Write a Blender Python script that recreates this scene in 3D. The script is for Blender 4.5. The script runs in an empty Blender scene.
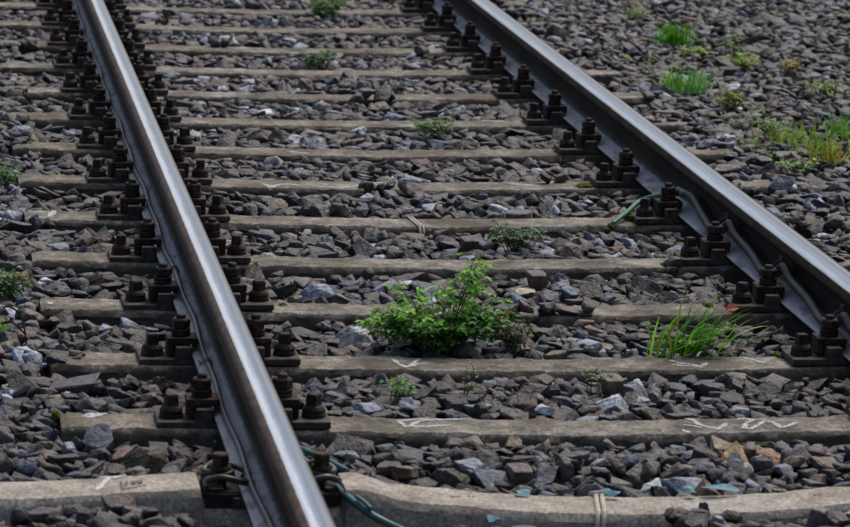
import bpy, bmesh, math, random
import numpy as np
from mathutils import Vector, Matrix, noise

SC = bpy.context.scene
COL = SC.collection
R = math.radians

# ------------------------------------------------------------------ camera
CAM = np.array([-1.44681, -7.52361, 1.58601])
CR = np.array([0.99012, -0.13698, 0.02994])
CU = np.array([-0.00395, 0.18616, 0.98251])
CF = np.array([0.14016, 0.97292, -0.18378])
FPX = 3651.66
cd = bpy.data.cameras.new('camera')
cam = bpy.data.objects.new('camera', cd)
COL.objects.link(cam)
cam.matrix_world = Matrix(((CR[0], CU[0], -CF[0], CAM[0]), (CR[1], CU[1], -CF[1], CAM[1]),
                           (CR[2], CU[2], -CF[2], CAM[2]), (0, 0, 0, 1)))
cd.sensor_width = 36.0
cd.lens = 36.0 * FPX / 850.0
cd.clip_start = 0.1
cd.clip_end = 500
cd.dof.use_dof = True
cd.dof.focus_distance = 9.2
cd.dof.aperture_fstop = 11.0
SC.camera = cam
SC.cycles.filter_width = 1.7

# ------------------------------------------------------------------ light
world = bpy.data.worlds.new('World')
SC.world = world
world.use_nodes = True
wn = world.node_tree
bg = wn.nodes['Background']
sky = wn.nodes.new('ShaderNodeTexSky')
sky.sky_type = 'NISHITA'
sky.sun_disc = False
sky.sun_elevation = R(57)
sky.sun_rotation = R(38)
sky.air_density = 1.0
sky.dust_density = 4.0
sky.ozone_density = 1.0
hs = wn.nodes.new('ShaderNodeHueSaturation')     # cloud cover: a paler sky
hs.inputs['Saturation'].default_value = 1.0
wn.links.new(sky.outputs[0], hs.inputs['Color'])
wn.links.new(hs.outputs[0], bg.inputs[0])
bg.inputs[1].default_value = 0.083
sd = bpy.data.lights.new('sun', 'SUN')
sd.energy = 1.5
sd.angle = R(24)
sd.color = (1.0, 0.95, 0.88)
sun = bpy.data.objects.new('sun', sd)
COL.objects.link(sun)
# direction TO the sun: azimuth 38 degrees from +Y towards +X
el, az = R(57), R(38)
v = Vector((math.sin(az) * math.cos(el), math.cos(az) * math.cos(el), math.sin(el)))
sun.rotation_euler = v.to_track_quat('Z', 'Y').to_euler()
SC.view_settings.view_transform = 'Standard'
SC.view_settings.look = 'None'
SC.view_settings.exposure = 0.60
SC.view_settings.gamma = 1.0

rnd = random.Random(7)
rng = np.random.default_rng(11)


def at(px, py, z=-0.17):
    """point on the level plane z seen at this place of the photograph"""
    d = CF + (px - 425) / FPX * CR - (py - 263.5) / FPX * CU
    t = (z - CAM[2]) / d[2]
    return Vector(CAM + t * d)


# ------------------------------------------------------------------ materials
def new_mat(name):
    m = bpy.data.materials.new(name)
    m.use_nodes = True
    nt = m.node_tree
    return m, nt, nt.nodes['Principled BSDF']


def nd(nt, typ, **kw):
    n = nt.nodes.new(typ)
    for k, val in kw.items():
        if k in n.inputs:
            n.inputs[k].default_value = val
        else:
            setattr(n, k, val)
    return n


def ramp(nt, fac, stops, interp='LINEAR'):
    n = nt.nodes.new('ShaderNodeValToRGB')
    n.color_ramp.interpolation = interp
    e = n.color_ramp.elements
    while len(e) < len(stops):
        e.new(0.5)
    for el_, (pos, c) in zip(e, stops):
        el_.position = pos
        el_.color = (c, c, c, 1) if isinstance(c, (int, float)) else (*c, 1)
    nt.links.new(fac, n.inputs[0])
    return n.outputs[0]


def tex(nt, scale, detail=4.0, rough=0.6, coord='Position', stretch=None):
    if coord == 'Position':
        src = nd(nt, 'ShaderNodeNewGeometry').outputs['Position']
    else:
        src = nd(nt, 'ShaderNodeTexCoord').outputs['Object']
    if stretch:
        mp = nd(nt, 'ShaderNodeMapping')
        mp.inputs['Scale'].default_value = stretch
        nt.links.new(src, mp.inputs[0])
        src = mp.outputs[0]
    n = nd(nt, 'ShaderNodeTexNoise', Scale=scale, Detail=detail, Roughness=rough)
    nt.links.new(src, n.inputs['Vector'])
    return n.outputs['Fac']


def mix(nt, fac, a, b, mode='MIX'):
    n = nt.nodes.new('ShaderNodeMix')
    n.data_type = 'RGBA'
    n.blend_type = mode
    for s, val in ((0, fac), (6, a), (7, b)):
        if isinstance(val, (int, float)):
            n.inputs[s].default_value = val
        elif isinstance(val, tuple):
            n.inputs[s].default_value = (*val, 1)
        else:
            nt.links.new(val, n.inputs[s])
    return n.outputs[2]


def bump(nt, h, strength, dist, b):
    n = nd(nt, 'ShaderNodeBump', Strength=strength, Distance=dist)
    nt.links.new(h, n.inputs['Height'])
    nt.links.new(n.outputs[0], b.inputs['Normal'])


def mat_stone():
    m, nt, b = new_mat('ballast_rock')
    a = nd(nt, 'ShaderNodeAttribute', attribute_name='stone_colour')
    f = tex(nt, 62, 6, 0.7)
    g = ramp(nt, f, ((0.34, 0.45), (0.5, 0.95), (0.66, 1.75)))
    c = mix(nt, 1.0, a.outputs['Color'], g, 'MULTIPLY')
    # grey-brown dirt in blotches
    d = ramp(nt, tex(nt, 17, 3), ((0.54, 0.0), (0.70, 0.4)))
    c = mix(nt, d, c, (0.085, 0.070, 0.056))
    nt.links.new(c, b.inputs['Base Color'])
    b.inputs['Roughness'].default_value = 0.50
    b.inputs['Specular IOR Level'].default_value = 0.5
    big = nd(nt, 'ShaderNodeBump', Strength=0.85, Distance=0.016)
    nt.links.new(tex(nt, 42, 5, 0.62), big.inputs['Height'])
    bump(nt, tex(nt, 150, 6, 0.7), 0.6, 0.004, b)
    bn = b.inputs['Normal'].links[0].from_node
    nt.links.new(big.outputs[0], bn.inputs['Normal'])
    return m


def mat_concrete(name, base, pale, dark, speck, stain=1.0):
    m, nt, b = new_mat(name)
    f = tex(nt, 9, 6, 0.65)
    c = ramp(nt, f, ((0.36, dark), (0.5, base), (0.66, pale)))
    c = mix(nt, 1.0, c, ramp(nt, tex(nt, 32, 5, 0.7), ((0.36, 1 - 0.45 * stain), (0.5, 1.0), (0.64, 1 + 0.3 * stain))), 'MULTIPLY')
    f2 = ramp(nt, tex(nt, 130, 6, 0.75), ((0.36, 0.5), (0.5, 1.0), (0.64, 1.55)))
    c = mix(nt, 1.0, c, f2, 'MULTIPLY')
    # rusty-brown staining and green-grey growth
    c = mix(nt, ramp(nt, tex(nt, 4.2, 4), ((0.5, 0.0), (0.66, 0.65 * stain))), c, (0.100, 0.072, 0.045))
    c = mix(nt, ramp(nt, tex(nt, 6.3, 5, 0.6, stretch=(1, 1, 1.6)), ((0.54, 0.0), (0.68, 0.6 * stain))), c, (0.060, 0.058, 0.040))
    # the sides that lie against the ballast keep soot and soil; front shade is painted in with it, ragged on the slopes
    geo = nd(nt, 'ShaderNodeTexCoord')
    at_ = nd(nt, 'ShaderNodeAttribute', attribute_name='grime_shade')
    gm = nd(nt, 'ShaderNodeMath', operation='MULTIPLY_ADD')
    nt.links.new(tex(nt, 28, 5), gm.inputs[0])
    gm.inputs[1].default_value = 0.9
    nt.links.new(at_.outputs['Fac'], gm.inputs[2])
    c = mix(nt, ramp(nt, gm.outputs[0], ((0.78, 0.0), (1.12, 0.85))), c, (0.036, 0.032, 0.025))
    # white lichen and chipped specks
    v = nd(nt, 'ShaderNodeTexVoronoi', Scale=55.0)
    nt.links.new(nd(nt, 'ShaderNodeNewGeometry').outputs['Position'], v.inputs['Vector'])
    s1 = ramp(nt, v.outputs['Distance'], ((0.10, 1.0), (0.24, 0.0)))
    s2 = ramp(nt, tex(nt, 13, 3), ((0.58, 0.0), (0.64, 1.0)))
    sm = mix(nt, 1.0, s1, s2, 'MULTIPLY')
    sm = mix(nt, 1.0, sm, (speck, speck, speck), 'MULTIPLY')
    c = mix(nt, sm, c, (0.55, 0.54, 0.50))
    nt.links.new(c, b.inputs['Base Color'])
    b.inputs['Roughness'].default_value = 0.85
    b.inputs['Specular IOR Level'].default_value = 0.25
    bump(nt, tex(nt, 95, 8, 0.72), 0.6, 0.006, b)
    return m


def mat_rail(wear_sheen_stops):
    """old rail: polished running band on the head, rusty flanks, dust-grey foot"""
    m, nt, b = new_mat('rail_steel')
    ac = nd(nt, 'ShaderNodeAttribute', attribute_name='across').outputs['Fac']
    band = nd(nt, 'ShaderNodeAttribute', attribute_name='polish').outputs['Fac']
    foot = nd(nt, 'ShaderNodeAttribute', attribute_name='foot').outputs['Fac']
    n1 = tex(nt, 60, 6, 0.65, stretch=(1, 0.55, 1))
    add = nd(nt, 'ShaderNodeMath', operation='MULTIPLY_ADD')
    nt.links.new(n1, add.inputs[0]); add.inputs[1].default_value = 0.34
    nt.links.new(band, add.inputs[2])
    shiny = ramp(nt, add.outputs[0], ((0.50, 0.0), (0.66, 1.0)))
    rust = ramp(nt, tex(nt, 60, 6, 0.7), ((0.3, (0.007, 0.0055, 0.005)), (0.5, (0.013, 0.0095, 0.008)), (0.72, (0.026, 0.018, 0.014))))
    side = ramp(nt, tex(nt, 48, 6, 0.7, stretch=(1, 0.4, 1)), ((0.34, (0.026, 0.018, 0.015)), (0.5, (0.055, 0.037, 0.030)), (0.68, (0.105, 0.078, 0.064))))
    hd = nd(nt, 'ShaderNodeAttribute', attribute_name='head').outputs['Fac']
    rust = mix(nt, hd, rust, side)
    grey = ramp(nt, tex(nt, 22, 5, 0.6, stretch=(1, 0.3, 1)), ((0.34, (0.30, 0.295, 0.315)), (0.50, (0.36, 0.355, 0.38)), (0.66, (0.15, 0.13, 0.12))))
    fa = nd(nt, 'ShaderNodeMath', operation='MULTIPLY_ADD')
    nt.links.new(tex(nt, 30, 5), fa.inputs[0]); fa.inputs[1].default_value = 0.4
    nt.links.new(foot, fa.inputs[2])
    fz = ramp(nt, fa.outputs[0], ((0.62, 0.0), (0.9, 1.0)))
    c = mix(nt, fz, rust, grey)
    # worn bands across the head, sky reflections painted in: bright strip, bluish strips beside
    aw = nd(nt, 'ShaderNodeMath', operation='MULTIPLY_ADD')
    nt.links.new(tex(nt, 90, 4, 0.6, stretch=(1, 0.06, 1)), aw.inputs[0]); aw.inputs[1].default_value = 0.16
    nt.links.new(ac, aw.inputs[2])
    wear_sheen = ramp(nt, aw.outputs[0], wear_sheen_stops)
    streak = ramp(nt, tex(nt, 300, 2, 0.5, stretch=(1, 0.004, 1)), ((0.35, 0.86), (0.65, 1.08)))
    wear_sheen = mix(nt, 1.0, wear_sheen, streak, 'MULTIPLY')
    c = mix(nt, shiny, c, wear_sheen)
    nt.links.new(c, b.inputs['Base Color'])
    nt.links.new(shiny, b.inputs['Metallic'])
    rg = ramp(nt, shiny, ((0.0, 0.62), (1.0, 0.25)))
    nt.links.new(rg, b.inputs['Roughness'])
    b.inputs['Specular IOR Level'].default_value = 0.12
    bump(nt, tex(nt, 150, 5, 0.7), 0.18, 0.002, b)
    return m


def mat_iron():
    m, nt, b = new_mat('rusty_iron')
    oi = nd(nt, 'ShaderNodeObjectInfo')
    f = tex(nt, 70, 6, 0.7)
    dark = ramp(nt, f, ((0.36, (0.009, 0.008, 0.0075)), (0.52, (0.024, 0.019, 0.016)), (0.68, (0.062, 0.045, 0.034))))
    red = ramp(nt, f, ((0.36, (0.016, 0.009, 0.007)), (0.52, (0.045, 0.023, 0.016)), (0.68, (0.11, 0.058, 0.038))))
    c = mix(nt, ramp(nt, oi.outputs['Random'], ((0.2, 0.0), (0.9, 1.0))), dark, red)
    nt.links.new(c, b.inputs['Base Color'])
    b.inputs['Roughness'].default_value = 0.72
    b.inputs['Specular IOR Level'].default_value = 0.22
    bump(nt, tex(nt, 210, 5, 0.7), 0.4, 0.003, b)
    return m


def mat_noise(name, c0, c1, scale, rough=0.6, spec=0.4, bmp=0.3, metal=0.0, bscale=180):
    m, nt, b = new_mat(name)
    nt.links.new(ramp(nt, tex(nt, scale, 5, 0.65), ((0.3, c0), (0.7, c1))), b.inputs['Base Color'])
    b.inputs['Roughness'].default_value = rough
    b.inputs['Specular IOR Level'].default_value = spec
    b.inputs['Metallic'].default_value = metal
    if bmp:
        bump(nt, tex(nt, bscale, 4, 0.7), bmp, 0.003, b)
    return m


def mat_leaf():
    m, nt, b = new_mat('leaf_tissue')
    a = nd(nt, 'ShaderNodeAttribute', attribute_name='leaf_colour')
    g = ramp(nt, tex(nt, 160, 3), ((0.3, 0.75), (0.7, 1.2)))
    c = mix(nt, 1.0, a.outputs['Color'], g, 'MULTIPLY')
    nt.links.new(c, b.inputs['Base Color'])
    b.inputs['Roughness'].default_value = 0.5
    b.inputs['Specular IOR Level'].default_value = 0.35
    tr = nd(nt, 'ShaderNodeBsdfTranslucent')
    nt.links.new(mix(nt, 1.0, c, (1.25, 1.3, 0.7), 'MULTIPLY'), tr.inputs[0])
    ms = nd(nt, 'ShaderNodeMixShader')
    ms.inputs[0].default_value = 0.35
    nt.links.new(b.outputs[0], ms.inputs[1])
    nt.links.new(tr.outputs[0], ms.inputs[2])
    nt.links.new(ms.outputs[0], nt.nodes['Material Output'].inputs[0])
    return m


def mat_chalk(name, a0, a1):
    m, nt, b = new_mat(name)
    b.inputs['Base Color'].default_value = (0.62, 0.62, 0.60, 1)
    b.inputs['Roughness'].default_value = 0.9
    n = tex(nt, 170, 6, 0.8)
    nt.links.new(ramp(nt, n, ((a0, 0.0), (a1, 0.82))), b.inputs['Alpha'])
    return m


def mat_ground():
    m, nt, b = new_mat('fine_gravel')
    v = nd(nt, 'ShaderNodeTexVoronoi', Scale=22.0)
    nt.links.new(nd(nt, 'ShaderNodeNewGeometry').outputs['Position'], v.inputs['Vector'])
    c = ramp(nt, nd_sep(nt, v.outputs['Color']), ((0.0, (0.03, 0.027, 0.026)), (0.6, (0.075, 0.068, 0.066)), (1.0, (0.16, 0.15, 0.15))))
    nt.links.new(c, b.inputs['Base Color'])
    b.inputs['Roughness'].default_value = 0.9
    h = ramp(nt, v.outputs['Distance'], ((0.0, 1.0), (0.7, 0.0)))
    bump(nt, h, 0.9, 0.03, b)
    return m


def nd_sep(nt, col):
    s = nd(nt, 'ShaderNodeSeparateColor')
    nt.links.new(col, s.inputs[0])
    return s.outputs[0]


M_STONE = mat_stone()
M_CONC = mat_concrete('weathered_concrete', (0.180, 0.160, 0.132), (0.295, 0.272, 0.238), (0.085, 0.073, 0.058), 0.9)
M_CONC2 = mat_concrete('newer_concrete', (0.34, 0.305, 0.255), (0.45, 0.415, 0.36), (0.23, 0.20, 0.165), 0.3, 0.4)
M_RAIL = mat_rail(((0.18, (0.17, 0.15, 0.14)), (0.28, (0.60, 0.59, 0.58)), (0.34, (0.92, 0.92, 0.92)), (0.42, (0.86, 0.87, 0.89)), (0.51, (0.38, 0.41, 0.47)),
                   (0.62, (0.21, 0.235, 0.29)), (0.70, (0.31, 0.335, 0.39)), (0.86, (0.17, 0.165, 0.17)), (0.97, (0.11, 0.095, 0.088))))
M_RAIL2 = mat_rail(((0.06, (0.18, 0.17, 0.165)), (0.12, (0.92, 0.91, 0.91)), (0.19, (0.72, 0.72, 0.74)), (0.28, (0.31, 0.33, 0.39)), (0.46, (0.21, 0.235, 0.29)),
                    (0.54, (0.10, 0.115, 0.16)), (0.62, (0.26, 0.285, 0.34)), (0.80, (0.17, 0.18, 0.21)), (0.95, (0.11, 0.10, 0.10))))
M_IRON = mat_iron()
M_PLATE = mat_noise('base_plate_steel', (0.018, 0.013, 0.011), (0.105, 0.085, 0.070), 45, 0.75, 0.25, 0.5)
M_CABLE = mat_noise('cable_sheath', (0.055, 0.050, 0.046), (0.12, 0.11, 0.105), 30, 0.42, 0.5, 0.1)
M_COND = mat_noise('conduit_grey', (0.014, 0.0135, 0.0135), (0.045, 0.041, 0.038), 40, 0.5, 0.4, 0.3)
M_TEAL = mat_noise('teal_plastic', (0.028, 0.085, 0.095), (0.055, 0.15, 0.165), 30, 0.45, 0.45, 0.15)
M_TEAL2 = mat_noise('pale_teal_plastic', (0.12, 0.34, 0.42), (0.26, 0.54, 0.62), 60, 0.5, 0.4, 0.15)
M_GREEN = mat_noise('green_sleeve', (0.015, 0.075, 0.055), (0.06, 0.19, 0.14), 70, 0.5, 0.4, 0.15)
M_SPRING = mat_noise('spring_steel', (0.016, 0.014, 0.014), (0.05, 0.04, 0.036), 50, 0.45, 0.5, 0.2)
M_STRAP = mat_noise('pale_strap', (0.36, 0.31, 0.20), (0.62, 0.58, 0.46), 35, 0.4, 0.5, 0.1)
M_CLIP = mat_noise('zinc_clip', (0.30, 0.30, 0.33), (0.48, 0.48, 0.52), 50, 0.4, 0.5, 0.1)
M_MOSS = mat_noise('moss', (0.028, 0.036, 0.006), (0.13, 0.14, 0.016), 90, 0.95, 0.1, 0.9, 0, 260)
M_TWIG = mat_noise('dry_stalk', (0.13, 0.10, 0.065), (0.34, 0.29, 0.22), 60, 0.8, 0.2, 0.1)
M_DARKTWIG = mat_noise('dead_stalk', (0.016, 0.012, 0.010), (0.04, 0.03, 0.025), 60, 0.8, 0.2, 0.1)
M_STEM = mat_noise('green_stem', (0.05, 0.075, 0.018), (0.10, 0.11, 0.035), 60, 0.6, 0.3, 0.0)
M_LEAF = mat_leaf()
M_CHALK = mat_chalk('chalk_paint', 0.40, 0.53)
M_PAINT = mat_chalk('white_paint', 0.30, 0.42)
M_STAMP = mat_noise('stamp_shadow_grime', (0.10, 0.088, 0.075), (0.19, 0.17, 0.145), 90, 0.9, 0.1, 0.2)
M_GROUND = mat_ground()


# ------------------------------------------------------------------ helpers
def tag(o, label=None, cat=None, group=None, kind=None):
    if label: o['label'] = label
    if cat: o['category'] = cat
    if group: o['group'] = group
    if kind: o['kind'] = kind
    return o


def empty(name, loc=(0, 0, 0)):
    o = bpy.data.objects.new(name, None)
    o.empty_display_size = 0.05
    COL.objects.link(o)
    o.location = loc
    return o


def link(name, me, mat, parent=None):
    o = bpy.data.objects.new(name, me)
    if mat is not None and not me.materials:
        me.materials.append(mat)
    COL.objects.link(o)
    if parent is not None:
        o.parent = parent
    return o


def bm_obj(name, bm, mat, parent=None, smooth=False):
    me = bpy.data.meshes.new(name)
    bmesh.ops.recalc_face_normals(bm, faces=bm.faces)
    bm.to_mesh(me)
    bm.free()
    if smooth:
        me.polygons.foreach_set('use_smooth', [True] * len(me.polygons))
    return link(name, me, mat, parent)


def box(bm, x0, x1, y0, y1, z0, z1, bev=0.0, mtx=None):
    r = bmesh.ops.create_cube(bm, size=1.0)
    vs = r['verts']
    for q in vs:
        q.co = Vector(((x0 + x1) / 2 + q.co.x * (x1 - x0), (y0 + y1) / 2 + q.co.y * (y1 - y0), (z0 + z1) / 2 + q.co.z * (z1 - z0)))
        if mtx: q.co = mtx @ q.co
    if bev:
        es = list({e for q in vs for e in q.link_edges})
        bmesh.ops.bevel(bm, geom=es, offset=bev, segments=2, affect='EDGES', profile=0.6)


def lathe(bm, prof, n=16, c=(0, 0, 0), flat=None):
    """prof: list of (r, z); closed at both ends"""
    rings = []
    for r_, z in prof:
        rings.append([bm.verts.new((c[0] + r_ * math.cos(2 * math.pi * i / n + (flat or 0)), c[1] + r_ * math.sin(2 * math.pi * i / n + (flat or 0)), c[2] + z)) for i in range(n)])
    for a, b_ in zip(rings, rings[1:]):
        for i in range(n):
            bm.faces.new((a[i], a[(i + 1) % n], b_[(i + 1) % n], b_[i]))
    bm.faces.new(rings[0][::-1])
    bm.faces.new(rings[-1])


def smooth_path(pts, n):
    """Catmull-Rom through pts"""
    P = [Vector(q) for q in pts]
    P = [P[0] * 2 - P[1]] + P + [P[-1] * 2 - P[-2]]
    out = []
    for i in range(1, len(P) - 2):
        for k in range(n):
            t = k / n
            a, b_, c, d = P[i - 1], P[i], P[i + 1], P[i + 2]
            out.append(0.5 * ((2 * b_) + (c - a) * t + (2 * a - 5 * b_ + 4 * c - d) * t * t + (3 * b_ - a - 3 * c + d) * t ** 3))
    out.append(P[-2])
    return out


def tube(bm, pts, rad, n=8):
    pts = [Vector(q) for q in pts]
    up = Vector((0.13, 0.21, 1)).normalized()
    rings = []
    for i, q in enumerate(pts):
        t = (pts[min(i + 1, len(pts) - 1)] - pts[max(i - 1, 0)]).normalized()
        a = t.cross(up)
        if a.length < 1e-3: a = t.cross(Vector((1, 0, 0)))
        a.normalize()
        b_ = a.cross(t).normalized()
        r_ = rad(i / (len(pts) - 1)) if callable(rad) else rad
        rings.append([bm.verts.new(q + (a * math.cos(2 * math.pi * k / n) + b_ * math.sin(2 * math.pi * k / n)) * r_) for k in range(n)])
    for a, b_ in zip(rings, rings[1:]):
        for k in range(n):
            bm.faces.new((a[k], a[(k + 1) % n], b_[(k + 1) % n], b_[k]))
    bm.faces.new(rings[0][::-1])
    bm.faces.new(rings[-1])


# ------------------------------------------------------------------ track geometry
PITCH = 0.62
ZS = -0.170           # sleeper top at the seats; z = 0 is the rail head
RX = 0.751            # rail centre from the track axis
LH = 1.13             # half length of the old sleepers
ZF = -0.149           # underside of the rail foot
SW = 0.135            # width of the flat sleeper top
NEAR_X = [-1.30, -1.16, -1.076, -.96, -.905, -.892, -.884, -.62, -.612, -.585, -.57, -.518, -.449, -.38, -.289, -.207, -.10, .0, .094, .17, .246, .33, .419, .50, .56, .585, .612, .62, .884, .892, .96, 1.076, 1.16, 1.30]
NEAR_Z = [-.152, -.148, -.1425, -.1345, -.131, -.132, -.172, -.172, -.136, -.1345, -.136, -.1545, -.1632, -.170, -.1775, -.183, -.186, -.187, -.187, -.185, -.181, -.174, -.166, -.1545, -.137, -.1345, -.136, -.172, -.172, -.132, -.1345, -.1425, -.148, -.152]


def sleeper_top(k, x):
    if k == -1:
        return float(np.interp(x, NEAR_X, NEAR_Z))
    return ZS - 0.006 + 0.019 * (abs(x) / 1.13) ** 1.2


# cross-section, from the far edge towards the camera: (y, dz, dirt with painted shade)
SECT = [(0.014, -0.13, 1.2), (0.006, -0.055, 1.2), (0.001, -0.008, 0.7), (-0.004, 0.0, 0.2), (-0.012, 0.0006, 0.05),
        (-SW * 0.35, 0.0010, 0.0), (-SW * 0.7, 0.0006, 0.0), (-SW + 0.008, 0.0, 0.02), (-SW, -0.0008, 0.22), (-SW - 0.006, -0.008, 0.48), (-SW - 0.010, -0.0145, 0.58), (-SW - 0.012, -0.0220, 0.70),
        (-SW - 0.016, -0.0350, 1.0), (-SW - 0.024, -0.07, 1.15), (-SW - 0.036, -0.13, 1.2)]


def sleeper_surface(k, x, y):
    """height of sleeper k's upper side at (x, y)"""
    yr = y - k * PITCH
    pts = [(a, b_) for a, b_, _ in SECT][::-1]
    return sleeper_top(k, x) + float(np.interp(yr, [a for a, _ in pts], [b_ for _, b_ in pts]))


def build_sleeper(k):
    if k == -1:
        xs = sorted(set(list(NEAR_X) + list(np.linspace(-1.3, 1.3, 90))))
        mat = M_CONC2
    else:
        xs = list(np.linspace(-LH, LH, 170))
        mat = M_CONC
    y0 = k * PITCH
    verts, grime_shade, faces = [], [], []
    ns = len(SECT)
    for i, x in enumerate(xs):
        end = min(1.0, (i + 0.0) / 1.0, (len(xs) - 1 - i) / 1.0)
        for j, (yy, dz, g) in enumerate(SECT):
            n1 = noise.noise(Vector((x * 16, k * 7.3 + j * 0.7, 1.3)))
            n2 = noise.noise(Vector((x * 70, k * 3.1 + j * 1.1, 4.3)))
            edge = 1.0 if j in (2, 3, 8, 9, 10, 11) else 0.16
            rough = 1.0 if k != -1 else 0.6
            ins = 0.006 if end < 0.5 else 0.0
            z = sleeper_top(k, x) + dz + (n1 * 0.0034 + n2 * 0.0028) * edge * rough - (ins if j > 2 and j < 11 else 0)
            y = y0 + yy + (n1 * 0.005 + n2 * 0.004) * edge * rough
            verts.append((x, y, z))
            grime_shade.append(g * (1.0 if k != -1 else (0.05 if dz > -0.06 else 0.3)) + max(0, (abs(x) - 0.93) * 0.5 if k != -1 else 0))
    for i in range(len(xs) - 1):
        for j in range(ns - 1):
            a = i * ns + j
            faces.append((a, a + 1, a + ns + 1, a + ns))
    # bottom and ends
    nv = (len(xs) - 1) * ns
    faces.append(tuple(range(ns - 1, -1, -1)))
    faces.append(tuple(nv + j for j in range(ns)))
    for i in range(len(xs) - 1):
        faces.append((i * ns, (i + 1) * ns, (i + 1) * ns + ns - 1, i * ns + ns - 1))
    me = bpy.data.meshes.new('concrete_sleeper')
    me.from_pydata(verts, [], faces)
    at_ = me.attributes.new('grime_shade', 'FLOAT', 'POINT')
    at_.data.foreach_set('value', grime_shade)
    bm = bmesh.new(); bm.from_mesh(me)
    bmesh.ops.recalc_face_normals(bm, faces=bm.faces)
    bm.to_mesh(me); bm.free()
    me.polygons.foreach_set('use_smooth', [True] * len(me.polygons))
    me.set_sharp_from_angle(angle=R(21))
    return link('concrete_sleeper', me, mat)


SLEEPER_LABEL = {
    -1: 'pale newer concrete sleeper with raised shoulders, nearest at the bottom edge',
    0: 'old concrete sleeper with two chalk scribbles at its right, second from the bottom',
    1: 'old concrete sleeper right in front of the big weed and the grass tuft',
    2: 'old concrete sleeper half hidden behind the middle of the big green weed',
    3: 'old concrete sleeper passing just behind the top sprig of the big weed',
    4: 'old concrete sleeper with a small pale strap over it',
    5: 'old concrete sleeper streaked with white paint, seventh from the bottom',
    6: 'old concrete sleeper in front of the small mid-distance weed, eighth from the bottom',
    7: 'old concrete sleeper that the small mid-distance weed hangs over, ninth from the bottom',
    8: 'old concrete sleeper in front of the tan stone gap, tenth from the bottom',
    9: 'old concrete sleeper just in front of the low leafy weed, eleventh from bottom',
    10: 'old concrete sleeper just behind the low leafy weed, twelfth from bottom',
    11: 'old concrete sleeper in front of the weed at the top edge',
    12: 'old concrete sleeper touching the weed at the top edge, farthest one in view',
}
SLEEPERS = {}
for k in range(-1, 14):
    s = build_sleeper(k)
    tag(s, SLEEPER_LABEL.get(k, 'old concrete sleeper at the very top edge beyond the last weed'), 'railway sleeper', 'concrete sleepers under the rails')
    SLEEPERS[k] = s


# ------------------------------------------------------------------ rails
def rail_profile():
    # half profile from the crown downwards: (x, z, polish, foot)
    h = [(0.0, 0.0, 1.0, 0), (0.008, -0.0001, 1.0, 0), (0.016, -0.0006, 0.95, 0), (0.0225, -0.0017, 0.72, 0), (0.0275, -0.0045, 0.50, 0), (0.031, -0.0085, 0.25, 0),
         (0.0328, -0.014, 0.05, 0), (0.0340, -0.030, 0, 0), (0.0338, -0.037, 0, 0), (0.031, -0.0405, 0, 0), (0.0125, -0.048, 0, 0),
         (0.0078, -0.054, 0, 0), (0.007, -0.070, 0, 0), (0.007, -0.095, 0, 0), (0.0085, -0.110, 0, 0.1), (0.014, -0.1185, 0, 0.45),
         (0.022, -0.1225, 0, 0.75), (0.034, -0.1285, 0, 0.9), (0.050, -0.1345, 0, 1.0), (0.0605, -0.1385, 0, 1.0), (0.0625, -0.141, 0, 0.5), (0.0625, -0.149, 0, 0.0)]
    full = h + [(-x, z, p, f) for x, z, p, f in h[:0:-1]]
    return full


def build_rail(cx, label, shift, mat, mirror=1):
    prof = rail_profile()
    ys = np.linspace(-2.2, 16.0, 92)
    n = len(prof)
    verts, pol, ft, faces, acr, hea = [], [], [], [], [], []
    for y in ys:
        for x, z, p, f in prof:
            verts.append((cx + x, y, z))
            # running band sits towards the gauge side
            pol.append(p + shift * x * (1 if z > -0.01 else 0))
            ft.append(f)
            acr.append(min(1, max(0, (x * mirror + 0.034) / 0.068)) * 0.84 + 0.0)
            hea.append(1.0 if z > -0.036 else 0.0)
    for i in range(len(ys) - 1):
        for j in range(n):
            a, b_ = i * n + j, i * n + (j + 1) % n
            faces.append((a, b_, b_ + n, a + n))
    faces.append(tuple(range(n)))
    faces.append(tuple(range((len(ys) - 1) * n + n - 1, (len(ys) - 1) * n - 1, -1)))
    me = bpy.data.meshes.new('steel_rail')
    me.from_pydata(verts, [], faces)
    a1 = me.attributes.new('polish', 'FLOAT', 'POINT'); a1.data.foreach_set('value', pol)
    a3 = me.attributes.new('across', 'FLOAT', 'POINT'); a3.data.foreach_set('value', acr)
    a4 = me.attributes.new('head', 'FLOAT', 'POINT'); a4.data.foreach_set('value', hea)
    a2 = me.attributes.new('foot', 'FLOAT', 'POINT'); a2.data.foreach_set('value', ft)
    bm = bmesh.new(); bm.from_mesh(me); bmesh.ops.recalc_face_normals(bm, faces=bm.faces); bm.to_mesh(me); bm.free()
    me.polygons.foreach_set('use_smooth', [True] * len(me.polygons))
    o = link('steel_rail', me, mat)
    return tag(o, label, 'rail', 'the two rails of the track')


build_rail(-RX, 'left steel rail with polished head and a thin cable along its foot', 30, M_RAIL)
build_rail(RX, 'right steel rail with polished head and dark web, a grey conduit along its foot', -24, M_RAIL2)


# ------------------------------------------------------------------ rail fastenings
def mesh_of(fn, name, mat, smooth=False):
    bm = bmesh.new()
    fn(bm)
    bmesh.ops.recalc_face_normals(bm, faces=bm.faces)
    me = bpy.data.meshes.new(name)
    bm.to_mesh(me); bm.free()
    me.materials.append(mat)
    if smooth:
        me.polygons.foreach_set('use_smooth', [True] * len(me.polygons))
    return me


PLZ = -0.1545          # top of the base plate


def f_plate(bm):
    box(bm, -0.182, 0.182, -0.060, 0.058, 0.0, PLZ - ZS, 0.0035)
    for s in (-1, 1):   # ribs that hold the foot, with the slot for the hook bolt
        for y0, y1 in ((-0.060, -0.016), (0.016, 0.060)):
            xa, xb = sorted((s * 0.0650, s * 0.1000))
            box(bm, xa, xb, y0, y1, PLZ - ZS - 0.002, PLZ - ZS + 0.026, 0.003)


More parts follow.
